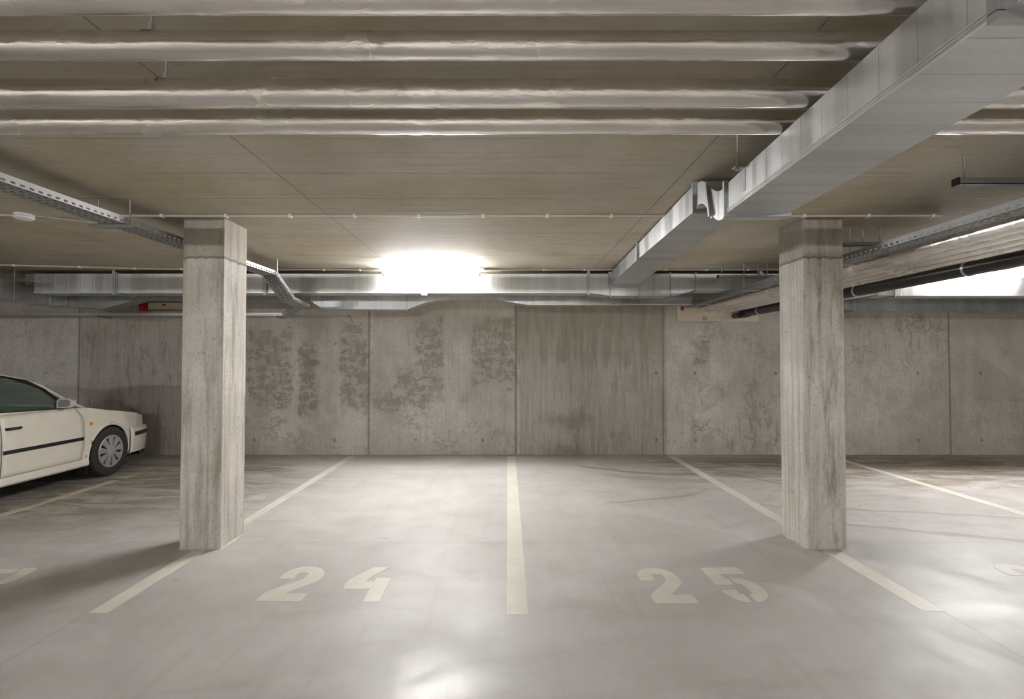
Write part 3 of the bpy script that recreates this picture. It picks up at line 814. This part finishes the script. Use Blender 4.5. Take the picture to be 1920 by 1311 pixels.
# black cables lying in the tray
bm = bmesh.new()
for k in range(5):
    xo = -.03 - k * .028
    tube(bm, [(ltx(.35) + xo, .35, 2.411), (ltx(2.3) + xo, 2.3, 2.411), (ltx(2.66) + xo, 2.66, 2.482)] + [(ltx(y) + xo + .006 * math.sin(y * 3 + k), y, 2.483) for y in [3 + .5 * i for i in range(6)]] + [(ltx(5.8) + xo, 5.86, 2.482), (-2.63 + xo, 6.36, 2.25)], .007, 6)
tag(obj('cable_bundle', bm, M['cable'], smooth=True), 'bundle of black cables lying in the left cable tray', 'cable')

# tray along the wall
wt = thing('wall_cable_tray', 'thin slotted cable tray running level along the back wall above the car', 'cable tray', (-6, 8.1, 2.2))
tray_run(wt, (-9.6, 8.0, 2.19), (-3.36, 8.0, 2.19), .12, .045, M['tray'], M['tray_dull'])
for X in (-8.2, -6.35, -4.7, -3.6):
    obj('wall_bracket', B(X - .015, X + .015, 7.98, WALL, 2.168, 2.188), M['strut'], wt)

# right-hand tray
rt = thing('right_cable_tray', 'perforated cable tray running back beside the foil pipes at upper right', 'cable tray', (2.85, 4, 2.36))
ux = 2.80
tray_run(rt, (ux, .6, 2.335), (ux, 8.2, 2.335), .14, .05, M['tray_grey'], M['tray_grey'], side=-1)
for y in (1.1, 4.45, 6.10, 7.6):
    rod(ux - .012, y, 2.34, CEIL, rt); rod(ux + .152, y, 2.34, CEIL, rt)
    obj('support_arm', B(ux - .03, ux + .17, y - .016, y + .016, 2.318, 2.333), M['strut'], rt)

# ------------------------------------------------------------------ foil pipes
def foil_pipe(name, p0, p1, r, mat, label, group, seed, bumps=True, clamps=()):
    p0, p1 = Vector(p0), Vector(p1); L = (p1 - p0).length; U = (p1 - p0) / L
    t = thing(name, label, 'pipe', tuple((p0 + p1) / 2), group)
    sd = U.cross(Vector((0, 0, 1))).normalized(); up = sd.cross(U)
    rnd = random.Random(seed); joints = []
    u = rnd.uniform(.2, .8)
    while u < L: joints.append(u); u += rnd.uniform(.75, 1.15)
    n = int(L / .013); seg = 28; bm = bmesh.new(); rings = []
    for i in range(n + 1):
        u = L * i / n; rr = r
        for j in joints:
            d = abs(u - j)
            if d < .02: rr -= .0016 * (1 - d / .02)
        cr = max([math.exp(-((u - j) / .16) ** 2) for j in joints] + [0]) * .0022
        ring = []
        for k in range(seg):
            a = 2 * PI * k / seg
            q3 = noise.noise(Vector((u * 26 + math.cos(a) * 2.5, math.cos(a) * 1.5 + seed, math.sin(a) * 1.5)))
            q = noise.noise(Vector((u * 7, math.cos(a) * 2 + seed * 5, math.sin(a) * 2)))
            q2 = noise.noise(Vector((u * 30, math.cos(a) * 6 + seed * 5, math.sin(a) * 6)))
            w = max(0, noise.noise(Vector((u * .8 + seed, 3, seed)))) * 2
            d = rr + .0010 * q + .0010 * q2 * w + cr * q3
            ring.append(bm.verts.new(p0 + U * u + (sd * math.cos(a) + up * math.sin(a)) * d))
        rings.append(ring)
    for a, b in zip(rings, rings[1:]):
        for k in range(seg): bm.faces.new((a[k], a[(k + 1) % seg], b[(k + 1) % seg], b[k]))
    bm.faces.new(rings[0][::-1]); bm.faces.new(rings[-1])
    fj = obj('foil_jacket', bm, mat, t)
    for p_ in fj.data.polygons: p_.use_smooth = True
    for c in clamps:
        p = p0 + U * c; bm = bmesh.new()
        K = [(math.cos(a) * (r + .002), math.sin(a) * (r + .002)) for a in [PI * .15 + PI * .7 * k / 10 for k in range(11)]]
        va = [bm.verts.new(p - U * .012 + sd * a + up * b) for a, b in K]; vb = [bm.verts.new(p + U * .012 + sd * a + up * b) for a, b in K]
        for k in range(10): bm.faces.new((va[k], va[k + 1], vb[k + 1], vb[k]))
        o = solid(obj('pipe_clamp', bm, M['strut'], t, smooth=True), .003)
        bm = bmesh.new(); tube(bm, [p + Vector((0, 0, r)), Vector((p.x, p.y, CEIL))], .006, 8); tube(bm, [p + Vector((0, 0, r + .0)), p + Vector((0, 0, r + .03))], .011, 6)
        obj('threaded_rod', bm, M['rod'], t)
    return t


PZ = 2.515
for i, (y, r, lab, cl) in enumerate((
        (1.423, .047, 'foil wrapped pipe crossing the very top edge of the photo', (2.2, 5.35, 7.33)),
        (1.652, .043, 'foil wrapped pipe across the top, second from the top edge', (3.5, 4.85, 8.2)),
        (1.951, .051, 'foil wrapped pipe across the top, third from the top edge', (4.7, 8.6)),
        (2.187, .050, 'foil wrapped pipe across the top, the lowest one, next to bare ceiling', (3.2, 8.9)))):
    foil_pipe('insulated_pipe', (-6, y, PZ), (6, y, PZ), r, M['foil_x'], lab, 'foil pipes under the ceiling', i + 1, clamps=cl)
for i, X in enumerate((3.06, 3.21, 3.36, 3.51)):
    foil_pipe('insulated_pipe', (X, .8, 2.325 - .004 * i), (X, WALL - .01, 2.325 - .004 * i), .064 if i != 3 else .060, M['foil_y'],
              ['foil wrapped pipe running back at right, leftmost of four beside the cable tray', 'foil wrapped pipe running back at right, second from the cable tray',
               'foil wrapped pipe running back at right, third from the cable tray', 'foil wrapped pipe running back at right, next to the black pipe'][i], 'foil pipes running to the back wall', i + 11, clamps=(2.1, 3.65, 5.3))
# black waste pipe
bp = thing('black_pipe', 'black plastic pipe with pale clips running back beside the foil pipes', 'pipe', (3.72, 4, 2.25))
bm = bmesh.new(); tube(bm, [(3.86, .6, 2.275), (3.83, 3.0, 2.262), (3.76, 5.5, 2.25), (3.69, 8.12, 2.235)], .062, 28); obj('pipe', bm, M['black_pipe'], bp, smooth=True)
bm = bmesh.new(); tube(bm, [(3.694, 7.96, 2.236), (3.69, 8.14, 2.235)], .072, 28); tube(bm, [(3.61, 8.05, 2.205), (3.61, WALL, 2.205)], .045, 20); obj('socket', bm, M['black_pipe'], bp, smooth=True)
def bpx(y): return 3.86 - .03 * (y - .6) / 2.4 if y < 3 else 3.83 - .07 * (y - 3) / 2.5 if y < 5.5 else 3.76 - .07 * (y - 5.5) / 2.62
for y in (2.6, 4.25, 5.55, 6.9, 7.6):
    x = bpx(y); z = 2.277 - .0053 * y
    bm = bmesh.new(); tube(bm, [(x, y - .012, z), (x, y + .012, z)], .066, 28); obj('pipe_clip', bm, M['clip'], bp, smooth=True)
    rod(x, y, z + .06, CEIL, bp)

# struts with rods carrying the right-hand services
for y, lab in ((2.87, 'galvanised strut channel hung on rods at upper right, nearest'), (4.42, 'galvanised strut channel hung on rods beside the right pillar'), (6.14, 'galvanised strut channel hung on rods in front of the long duct')):
    t = thing('strut_channel', lab, 'bracket', (3.3, y, 2.49))
    x0, x1 = 2.50, 4.3
    bm = bmesh.new(); box(bm, x0, x1, y - .02, y + .02, 2.478, 2.482); box(bm, x0, x1, y - .02, y - .016, 2.478, 2.512); box(bm, x0, x1, y + .016, y + .02, 2.478, 2.512)
    obj('channel', bm, M['strut'], t)
    obj('end_cap', B(x0 - .008, x0 + .004, y - .022, y + .022, 2.474, 2.514), M['car_black'], t)
    for x in (2.545, 4.25): rod(x, y, 2.47, CEIL, t, .006)

# ------------------------------------------------------------------ conduits on the ceiling
def conduit(name, pts, r, label, step, x0, x1, yy):
    t = thing(name, label, 'conduit', pts[0])
    bm = bmesh.new(); tube(bm, pts, r, 10); obj('conduit_tube', bm, M['conduit'], t, smooth=True)
    x = x0
    while x < x1:
        obj('conduit_clip', B(x - .012, x + .012, yy - r - .01, yy + r + .006, CEIL - 2 * r - .006, CEIL), M['clip_white'], t, bevel=.003)
        x += step
    return t


conduit('ceiling_conduit', [(-3.05, 4.06, CEIL - .011), (3.42, 4.06, CEIL - .011)], .010, 'thin cable conduit clipped across the ceiling just in front of the pillars', .505, -2.72, 3.4, 4.06)
bm = bmesh.new(); tube(bm, [(2.16, 4.06, CEIL - .016), (2.22, 4.06, CEIL - .016)], .016, 10)
# sleeve where the conduit is coupled
bpy.data.objects['ceiling_conduit']
obj('coupling', bm, M['conduit'], bpy.data.objects['ceiling_conduit'], smooth=True)
conduit('ceiling_conduit', [(-6.4, 6.10, CEIL - .012), (-5.6, 6.22, CEIL - .012), (-4.6, 6.38, CEIL - .012), (-3.8, 6.46, CEIL - .012), (-1.6, 6.47, CEIL - .012)], .011, 'thin conduit along the ceiling left of the glaring lamp', .5, -5.9, -5.85, 6.18)
conduit('ceiling_conduit', [(-.30, 6.47, CEIL - .012), (5.25, 6.47, CEIL - .012)], .011, 'thin conduit along the ceiling right of the glaring lamp', .51, .45, 5.2, 6.47)
t = bpy.data.objects['ceiling_conduit.001']
for X, Y in ((-5.2, 6.28), (-4.6, 6.38), (-4.05, 6.43), (-2.3, 6.47), (-1.85, 6.47)):
    obj('conduit_clip', B(X - .012, X + .012, Y - .022, Y + .018, CEIL - .03, CEIL), M['clip_white'], t, bevel=.003)

# smoke detector, far left
sd = thing('smoke_detector', 'round white smoke detector on the ceiling at far left', 'smoke detector', (-3.80, 4.05, CEIL))
bm = bmesh.new(); lathe(bm, [(.062, 0), (.066, -.012), (.066, -.018)], 28, lambda u, v, h: (-3.80 + u, 4.05 + v, CEIL + h)); obj('base', bm, M['white_plastic'], sd, smooth=True)
bm = bmesh.new(); lathe(bm, [(.060, -.018), (.066, -.026), (.064, -.036), (.045, -.046), (.02, -.050)], 28, lambda u, v, h: (-3.80 + u, 4.05 + v, CEIL + h)); obj('cover', bm, M['clip_white'], sd, smooth=True)
bm = bmesh.new(); tube(bm, [(-3.74, 4.08, CEIL - .006), (-3.3, 4.35, CEIL - .006), (-2.9, 4.9, CEIL - .006)], .004, 6); obj('lead_wire', bm, M['conduit'], sd)
bm = bmesh.new(); tube(bm, [(-3.86, 4.05, CEIL - .009), (-4.4, 4.02, CEIL - .009)], .008, 8); obj('conduit_stub', bm, M['conduit'], sd)

# ------------------------------------------------------------------ fire boards where services pass the wall
fb = thing('fire_board', 'cream fire stop board on the back wall where the foil pipes go through', 'board', (3.35, WALL - .03, 2.25))
obj('board', B(2.70, 4.00, WALL - .035, WALL - .001, 2.125, 2.42), M['cream_board'], fb, bevel=.004)
obj('sticker', B(3.10, 3.18, WALL - .037, WALL - .034, 2.145, 2.20), M['label'], fb)
obj('red_sealant', B(2.755, 2.80, WALL - .05, WALL - .034, 2.30, 2.36), M['red'], fb)
fl = thing('fire_board', 'cream panel with red end high on the back wall, left of the left pillar', 'board', (-5.4, WALL - .03, 2.36))
obj('board', B(-5.72, -4.75, WALL - .05, WALL - .001, 2.305, 2.42), M['cream_board'], fl, bevel=.004)
obj('red_sealant', B(-5.86, -5.73, WALL - .06, WALL - .001, 2.29, 2.47), M['red'], fl)
obj('red_mark', B(-5.50, -5.44, WALL - .053, WALL - .049, 2.37, 2.395), M['red'], fl)
obj('edge_strip', B(-5.68, -4.75, WALL - .07, WALL - .05, 2.298, 2.306), M['car_black'], fl)

# ------------------------------------------------------------------ the car
CX, CY = -6.02, 6.79
car = thing('parked_car', 'cream white hatchback parked nose to the wall at the left', 'car', (CX, CY, 0))
def lerp(pts, t):
    if t <= pts[0][0]: return pts[0][1]
    for (a, va), (b, vb) in zip(pts, pts[1:]):
        if t <= b: 
            u = (t - a) / (b - a); u = u * u * (3 - 2 * u) * .35 + u * .65
            return va + (vb - va) * u
    return pts[-1][1]


ARC = [(6.79 - 2.51, .345), (6.765, .362)]   # wheel arches: centre, radius
def plan(y): return lerp([(3.18, .62), (3.25, .70), (3.5, .79), (4.0, .835), (4.6, .85), (5.8, .855), (6.6, .85), (7.0, .835), (7.3, .795), (7.5, .735), (7.62, .66), (7.70, .52)], y)
def zprof(z): return lerp([(.18, -.06), (.24, -.02), (.30, .0), (.45, .010), (.60, .012), (.75, .004), (.88, -.022), (.96, -.05), (1.1, -.1)], z)
def side(y, z): return plan(y) + zprof(z)
def ztop(y): return lerp([(3.18, .86), (3.3, .93), (3.6, .96), (5.0, .965), (6.0, .935), (6.42, .915), (6.8, .845), (7.2, .785), (7.45, .73), (7.62, .66), (7.70, .60)], y)
def zbot(y): return lerp([(3.18, .36), (3.6, .24), (3.9, .20), (7.1, .20), (7.3, .22), (7.70, .24)], y)


def W(lx, y, z): return (CX + lx, y, z)


# body shell: side skins with arches cut by snapping, then hood, deck and ends
bm = bmesh.new()
ys = [3.18 + (7.70 - 3.18) * i / 150 for i in range(151)]
NV = 26
edge = {}
for s in (1, -1):
    G = []
    for y in ys:
        col = []
        for j in range(NV + 1):
            z = zbot(y) + (ztop(y) - zbot(y)) * j / NV
            yy, zz = y, z
            col.append([yy, zz])
        G.append(col)
    inside = lambda p, k=0.0: any(math.hypot(p[0] - c, p[1] - .315) < r + k for c, r in ARC)
    keep = [[not inside(G[i][j]) for j in range(NV + 1)] for i in range(len(ys))]
    V = [[None] * (NV + 1) for _ in ys]
    def vert(i, j):
        if V[i][j] is None:
            p = G[i][j]
            for c, r in ARC:
                d = math.hypot(p[0] - c, p[1] - .315)
                if d < r + .02 and d > 1e-6:
                    k = r / d; p = [c + (p[0] - c) * k, .315 + (p[1] - .315) * k]
                    if p[1] < .2: p[1] = .2
            V[i][j] = bm.verts.new(W(s * side(p[0], p[1]), p[0], p[1]))
        return V[i][j]
    for i in range(len(ys) - 1):
        for j in range(NV):
            q = [(i, j), (i + 1, j), (i + 1, j + 1), (i, j + 1)]
            if sum(keep[a][b] for a, b in q) < 3: continue
            bm.faces.new([vert(a, b) for a, b in q])
    edge[s] = [vert(i, NV) for i in range(len(ys))]
# hood and tail deck, between the top edges
NA = 12
def crown(y, u): 
    c = .05 if y > 6.3 else .02
    return c * (1 - (2 * u - 1) ** 2) ** .8
def bridge(rng, skip_glass=False):
    prev = None
    for i in rng:
        y = ys[i]; row = [edge[-1][i]]
        for k in range(1, NA):
            u = k / NA; x = -side(y, ztop(y)) * (1 - 2 * u)
            row.append(bm.verts.new(W(x, y + .05 * (1 - (2 * u - 1) ** 2) * (1 if y > 7.3 else 0) * min(1, (y - 7.3) / .3) , ztop(y) + crown(y, u))))
        row.append(edge[1][i])
        if prev:
            for k in range(NA): bm.faces.new((prev[k], prev[k + 1], row[k + 1], row[k]))
        prev = row
    return prev
hood0 = min(i for i, y in enumerate(ys) if y > 6.28)
last = bridge(range(hood0, len(ys)))
bridge(range(0, min(i for i, y in enumerate(ys) if y > 3.45)))
# front face
low = []
for k, v in enumerate(last):
    low.append(bm.verts.new((v.co.x, v.co.y + .02, .26)))
for k in range(NA): bm.faces.new((last[k], last[k + 1], low[k + 1], low[k]))
obj('body', bm, M['car_paint'], car, smooth=True)
# inner wheel housings
for c, r in ARC:
    for s in (1, -1):
        bm = bmesh.new(); A = []
        for k in range(25):
            a = -.25 + (PI + .5) * k / 24
            A.append([bm.verts.new(W(s * w, c + r * 1.0 * math.cos(a), .315 + r * 1.0 * math.sin(a))) for w in (side(c, .5) - .045, .45)])
        for a, b in zip(A, A[1:]): bm.faces.new((a[0], b[0], b[1], a[1]))
        bm.faces.new([a[1] for a in A])
        obj('wheel_housing', bm, M['car_black'], car)
obj('underbody', B(CX - .74, CX + .74, 3.4, 7.45, .17, .30), M['car_black'], car)
obj('cabin_floor', B(CX - .76, CX + .76, 3.5, 6.3, .30, .50), M['interior'], car)
obj('dashboard', B(CX - .72, CX + .72, 5.95, 6.33, .5, .90), M['interior'], car, bevel=.04)

# greenhouse
RAIL = [(6.42, .775, .925), (6.30, .755, .985), (6.21, .735, 1.035), (6.12, .70, 1.105), (5.97, .645, 1.215), (5.78, .605, 1.295), (5.556, .58, 1.345), (5.1, .56, 1.39), (4.5, .56, 1.385), (3.95, .60, 1.27), (3.65, .66, 1.11), (3.45, .72, .96)]
def crv(y, k):
    pts = sorted((p[0], p[k]) for p in RAIL); 
    for (a, va), (b, vb) in zip(pts, pts[1:]):
        if a <= y <= b: return va + (vb - va) * (y - a) / (b - a)
    return pts[0][1] if y < pts[0][0] else pts[-1][1]
# roof
bm = bmesh.new(); prev = None
for i in range(19):
    y = 5.60 - (5.60 - 3.98) * i / 18
    x, z = crv(y, 1), crv(y, 2)
    row = [bm.verts.new(W(-x + 2 * x * k / 12, y + .06 * (1 - (2 * k / 12 - 1) ** 2) * (1 if i < 9 else -1) * abs(1 - i / 9), z + .045 * (1 - (2 * k / 12 - 1) ** 2))) for k in range(13)]
    if prev:
        for k in range(12): bm.faces.new((prev[k], prev[k + 1], row[k + 1], row[k]))
    prev = row
solid(obj('roof', bm, M['car_paint'], car, smooth=True), .012)
# windscreen and rear screen
for nm, ya, yb, bulge in (('windscreen', 6.36, 5.60, .10), ('rear_window', 3.52, 3.98, -.06)):
    bm = bmesh.new(); prev = None
    for i in range(9):
        y = ya + (yb - ya) * i / 8; x, z = crv(y, 1) - .03, crv(y, 2) - .005
        row = [bm.verts.new(W(-x + 2 * x * k / 12, y + bulge * (1 - (2 * k / 12 - 1) ** 2), z + .035 * (1 - (2 * k / 12 - 1) ** 2) * i / 8 )) for k in range(13)]
        if prev:
            for k in range(12): bm.faces.new((prev[k], prev[k + 1], row[k + 1], row[k]))
        prev = row
    obj(nm, bm, M['glass'], car, smooth=True)
def gx(z): return .815 - (z - .90) * .50
RING = [[(6.10, .942), (6.05, 1.045), (5.94, 1.165), (5.78, 1.245), (5.58, 1.298), (5.36, 1.325), (5.345, 1.15), (5.37, .962)],
        [(5.29, .962), (5.27, 1.15), (5.27, 1.33), (4.9, 1.345), (4.55, 1.34), (4.30, 1.30), (4.22, 1.14), (4.28, .968)],
        [(4.20, .968), (4.14, 1.14), (4.22, 1.29), (4.02, 1.25), (3.86, 1.15), (3.80, 1.06), (3.82, .985), (4.0, .968)]]
for s in (1, -1):
    # roof rail and A pillar, body coloured
    bm = bmesh.new(); A = []
    for y, x, z in RAIL:
        A.append([bm.verts.new(W(s * a, y, b)) for a, b in ((x - .03, z + .010), (x + .012, z + .004), (gx(z - .045) + .006, z - .045), (x - .03, z - .04))])
    for a, b in zip(A, A[1:]):
        for k in range(4): bm.faces.new((a[k], a[(k + 1) % 4], b[(k + 1) % 4], b[k]))
    bm.faces.new(A[0]); bm.faces.new(A[-1][::-1])
    obj('roof_rail', bm, M['car_paint'], car, smooth=True)
    for wi, R_ in enumerate(RING):
        cy = sum(p[0] for p in R_) / len(R_); cz = sum(p[1] for p in R_) / len(R_)
        def ins(p, d):
            vy, vz = cy - p[0], cz - p[1]; l = math.hypot(vy, vz); return (p[0] + vy / l * d, p[1] + vz / l * d)
        outer = [ins(p, -.045) for p in R_]; inner = R_
        bm = bmesh.new()
        o_ = [bm.verts.new(W(s * (gx(z) + .001), y, z)) for y, z in outer]; i_ = [bm.verts.new(W(s * (gx(z) + .001), y, z)) for y, z in inner]
        for k in range(8): bm.faces.new((o_[k], o_[(k + 1) % 8], i_[(k + 1) % 8], i_[k]))
        fr = solid(obj('window_frame', bm, M['car_black'], car), .012)
        bm = bmesh.new(); bm.faces.new([bm.verts.new(W(s * (gx(z) - .004), y, z)) for y, z in [ins(p, -.01) for p in R_]])
        obj('side_window', bm, M['glass'], car)
    # doors
    for di, (y0, y1) in enumerate(((5.30, 6.335), (4.55, 5.285))):
        bm = bmesh.new(); nU, nV = 18, 16; g = []
        def dy(u, v):
            a, b = y0, y1
            if di == 0: b = y1 - .10 * max(0, v - .8) / .2 * .9 - .03 * max(0, .25 - v) / .25
            if di == 1: a = y0 + .12 * max(0, .45 - v) / .45
            return a + (b - a) * u
        for i in range(nU + 1):
            g.append([bm.verts.new(W(s * (side(dy(i / nU, j / nV), .30 + (.932 - .30) * j / nV) + .004), dy(i / nU, j / nV), .30 + (.932 - .30) * j / nV)) for j in range(nV + 1)])
        for i in range(nU):
            for j in range(nV): bm.faces.new((g[i][j], g[i + 1][j], g[i + 1][j + 1], g[i][j + 1]))
        d = solid(obj('door', bm, M['car_paint'], car, smooth=True), .004)
        loop = [(0, j / nV) for j in range(nV + 1)] + [(i / nU, 1) for i in range(1, nU + 1)] + [(1, 1 - j / nV) for j in range(1, nV + 1)] + [(1 - i / nU, 0) for i in range(1, nU + 1)]
        bm = bmesh.new(); tube(bm, [W(s * (side(dy(u, v), .30 + .632 * v) + .0035), dy(u, v), .30 + .632 * v) for u, v in loop], .0024, 6, False)
        obj('door_gap', bm, M['car_black'], d)
        bm = bmesh.new(); tube(bm, [W(s * (side(y, .868) + .0028), y, .868) for y in [y0 + (y1 - .04 - y0) * k / 10 for k in range(11)]], .0022, 6)
        obj('body_crease', bm, M['car_black'], d)
        hy = y0 + (.04 if di == 0 else .04)
        bm = bmesh.new(); tube(bm, [W(s * (side(y, .79) + o), y, .79) for y, o in ((hy, .010), (hy + .02, .026), (hy + .15, .026), (hy + .17, .010))], .014, 10)
        obj('door_handle', bm, M['car_black'], d, smooth=True)
        bm = bmesh.new(); yy = [y0 + .01 + (y1 - .03 - y0) * k / 10 for k in range(11)]
        pr = [[bm.verts.new(W(s * (side(y, .55) + a), y, .55 + b)) for a, b in ((.0, -.022), (.016, -.018), (.016, .018), (.0, .022))] for y in yy]
        for a, b in zip(pr, pr[1:]):
            for k in range(4): bm.faces.new((a[k], a[(k + 1) % 4], b[(k + 1) % 4], b[k]))
        bm.faces.new(pr[0]); bm.faces.new(pr[-1][::-1])
        obj('rubbing_strip', bm, M['car_black'], d)
    # sill
    bm = bmesh.new(); yy = [4.66 + (6.405 - 4.66) * k / 20 for k in range(21)]
    pr = [[bm.verts.new(W(s * (side(y, .3) + a), y, b)) for a, b in ((-.06, .20), (.004, .205), (.022, .225), (.016, .285), (.0, .298))] for y in yy]
    for a, b in zip(pr, pr[1:]):
        for k in range(5): bm.faces.new((a[k], a[(k + 1) % 5], b[(k + 1) % 5], b[k]))
    bm.faces.new(pr[0]); bm.faces.new(pr[-1][::-1])
    obj('sill', bm, M['car_paint'], car, smooth=True)
    # mirror
    my = 6.02
    bm = bmesh.new(); mx = gx(.97)
    lo = [(0, .0), (.03, .0), (.17, .01), (.19, .04), (.185, .095), (.15, .115), (.03, .11), (.0, .09)]
    a = [bm.verts.new(W(s * (mx + .01 + u), my, .945 + v)) for u, v in lo]; b = [bm.verts.new(W(s * (mx + .01 + u * .85 + .008), my + .07, .955 + v * .8)) for u, v in lo]; c = [bm.verts.new(W(s * (mx + .01 + u * .5 + .02), my + .105, .975 + v * .45)) for u, v in lo]
    for p, q in ((a, b), (b, c)):
        for k in range(8): bm.faces.new((p[k], p[(k + 1) % 8], q[(k + 1) % 8], q[k]))
    bm.faces.new(a[::-1]); bm.faces.new(c)
    mir = obj('wing_mirror', bm, M['car_paint'], car, smooth=True)
    bm = bmesh.new(); bm.faces.new([bm.verts.new(W(s * (mx + .034 + u * .72), my - .003, .957 + v * .76)) for u, v in lo]); solid(obj('mirror_glass', bm, M['mirror_glass'], mir), .002)
    bm = bmesh.new(); prism(bm, [(6.02, .93), (6.16, .93), (6.13, .96), (6.05, 1.03)], mx - .02, mx + .022, lambda u, v, w: W(s * w, u, v)); obj('mirror_foot', bm, M['car_black'], mir)
    # turn indicator
    bm = bmesh.new(); lathe(bm, [(.022, 0), (.022, .006), (.012, .011)], 16, lambda u, v, h: W(s * (side(6.44, .715) - .001 + h), 6.44 + u, .715 + v)); obj('side_indicator', bm, M['amber'], car, smooth=True)
    # arch lip
    for c_, r_ in ARC:
        bm = bmesh.new()
        tube(bm, [W(s * (side(c_ + r_ * math.cos(a), max(.24, .315 + r_ * math.sin(a))) - .001), c_ + r_ * math.cos(a), .315 + r_ * math.sin(a)) for a in [-.22 + (PI + .44) * k / 28 for k in range(29)]], .016, 8)
        obj('arch_lip', bm, M['car_paint'], car, smooth=True)
    bm = bmesh.new(); box(bm, CX + s * .70 if s > 0 else CX - .84, CX + .84 if s > 0 else CX - .70, 6.40, 6.415, .10, .36)
    obj('mud_flap', bm, M['car_black'], car)
# bumper wrapping the nose
bm = bmesh.new(); path = []
for k in range(31):
    u = k / 30 * 2 - 1; a = abs(u); sg = 1 if u > 0 else -1
    if a > .55: y = 7.135 + (1 - a) / .45 * .47; x = side(y, .45) + .012
    else: y = 7.605 + (.1 * (1 - (a / .55) ** 2.2)) + .02; x = .70 * a / .55 + (.0)
    path.append((sg * min(x, 1.0) if a > 1e-6 else 0.0, y + (.03 if a <= .55 else .03 * (1 - a) / .45)))
secs = [(-.05, .225), (.0, .235), (.012, .33), (.018, .44), (.016, .52), (.0, .565), (-.10, .58)]
R = []
for x, y in path:
    d = Vector((x, max(0, (y - 7.1)) * .9)); d = d.normalized() if d.length else Vector((0, 1))
    if abs(x) < .3: d = Vector((0, 1))
    R.append([bm.verts.new(W(x + d.x * o, y + d.y * o, z)) for o, z in secs])
for a, b in zip(R, R[1:]):
    for k in range(len(secs) - 1): bm.faces.new((a[k], a[k + 1], b[k + 1], b[k]))
bump_ = obj('bumper', bm, M['car_paint'], car, smooth=True)
solid(bump_, .008)
for nm, zs, off in (('bumper_strip', (.455, .515), .026), ('lower_lip', (.175, .24), .0)):
    bm = bmesh.new(); R = []
    pp = path[1:-1] if nm == 'bumper_strip' else path[3:-3]
    for x, y in pp:
        d = Vector((x, max(0, (y - 7.1)) * .9)); d = d.normalized() if d.length else Vector((0, 1))
        if abs(x) < .3: d = Vector((0, 1))
        R.append([bm.verts.new(W(x + d.x * o, y + d.y * o, z)) for o, z in ((off - .02, zs[0]), (off, zs[0] + .006), (off, zs[1] - .006), (off - .02, zs[1]))])
    for a, b in zip(R, R[1:]):
        for k in range(3): bm.faces.new((a[k], a[k + 1], b[k + 1], b[k]))
    solid(obj(nm, bm, M['car_black'], bump_), .006)
# headlamps and grille on the nose
for s in (1, -1):
    bm = bmesh.new(); box(bm, CX + min(s * .30, s * .60), CX + max(s * .30, s * .60), 7.66, 7.715, .58, .66); obj('headlamp', bm, M['headlamp'], car, bevel=.015)
obj('grille', B(CX - .26, CX + .26, 7.70, 7.755, .58, .665), M['car_black'], car, bevel=.01)
# seats
for sx in (-.36, .36):
    bm = bmesh.new(); box(bm, CX + sx - .24, CX + sx + .24, 5.25, 5.75, .50, .64); prism(bm, [(5.32, .60), (5.18, .62), (5.02, 1.10), (5.14, 1.12)], CX + sx - .23, CX + sx + .23, lambda u, v, w: (w, u, v)); box(bm, CX + sx - .12, CX + sx + .12, 5.0, 5.09, 1.13, 1.28)
    obj('front_seat', bm, M['interior'], car, bevel=.03)
bm = bmesh.new(); tube(bm, [(CX + .36 * -1 + .18 * math.cos(a), 5.86 + .05 * math.sin(a), .90 + .18 * math.sin(a)) for a in [2 * PI * k / 24 for k in range(25)]], .014, 8); obj('steering_wheel', bm, M['car_black'], car, smooth=True)
# wheels
def wheel(yc, s):
    xo = .845
    bm = bmesh.new(); fr = lambda u, v, h: W(s * (xo + h), yc + u, .32 + v)
    lathe(bm, [(.205, -.19), (.27, -.195), (.305, -.185), (.32, -.16), (.322, -.03), (.308, -.006), (.275, .004), (.225, .002), (.205, -.006)], 56, fr, True)
    w = obj('wheel', bm, M['tyre'], car, smooth=True)
    bm = bmesh.new(); lathe(bm, [(.207, -.03), (.207, -.012), (.18, -.022), (.02, -.022)], 40, fr); obj('rim_shadow', bm, M['car_black'], w, smooth=True)
    bm = bmesh.new(); lathe(bm, [(.186, -.02), (.186, .004), (.198, .008), (.210, .002), (.210, -.02)], 48, fr, True)
    lathe(bm, [(.075, -.02), (.072, .004), (.045, .013), (.01, .016)], 32, fr)
    for k in range(9):
        a = 2 * PI * k / 9 + .2; ca, sa = math.cos(a), math.sin(a)
        def q(r, t, h): return fr(r * ca - t * sa, r * sa + t * ca, h)
        hexa(bm, [q(.06, -.020, -.015), q(.06, .020, -.015), q(.06, .016, .008), q(.06, -.016, .008)], [q(.192, -.050, -.015), q(.192, .050, -.015), q(.192, .046, .005), q(.192, -.046, .005)])
    obj('hubcap', bm, M['hubcap'], w, bevel=.003)


for yc in (6.79, 4.28):
    for s in (1, -1): wheel(yc, s)
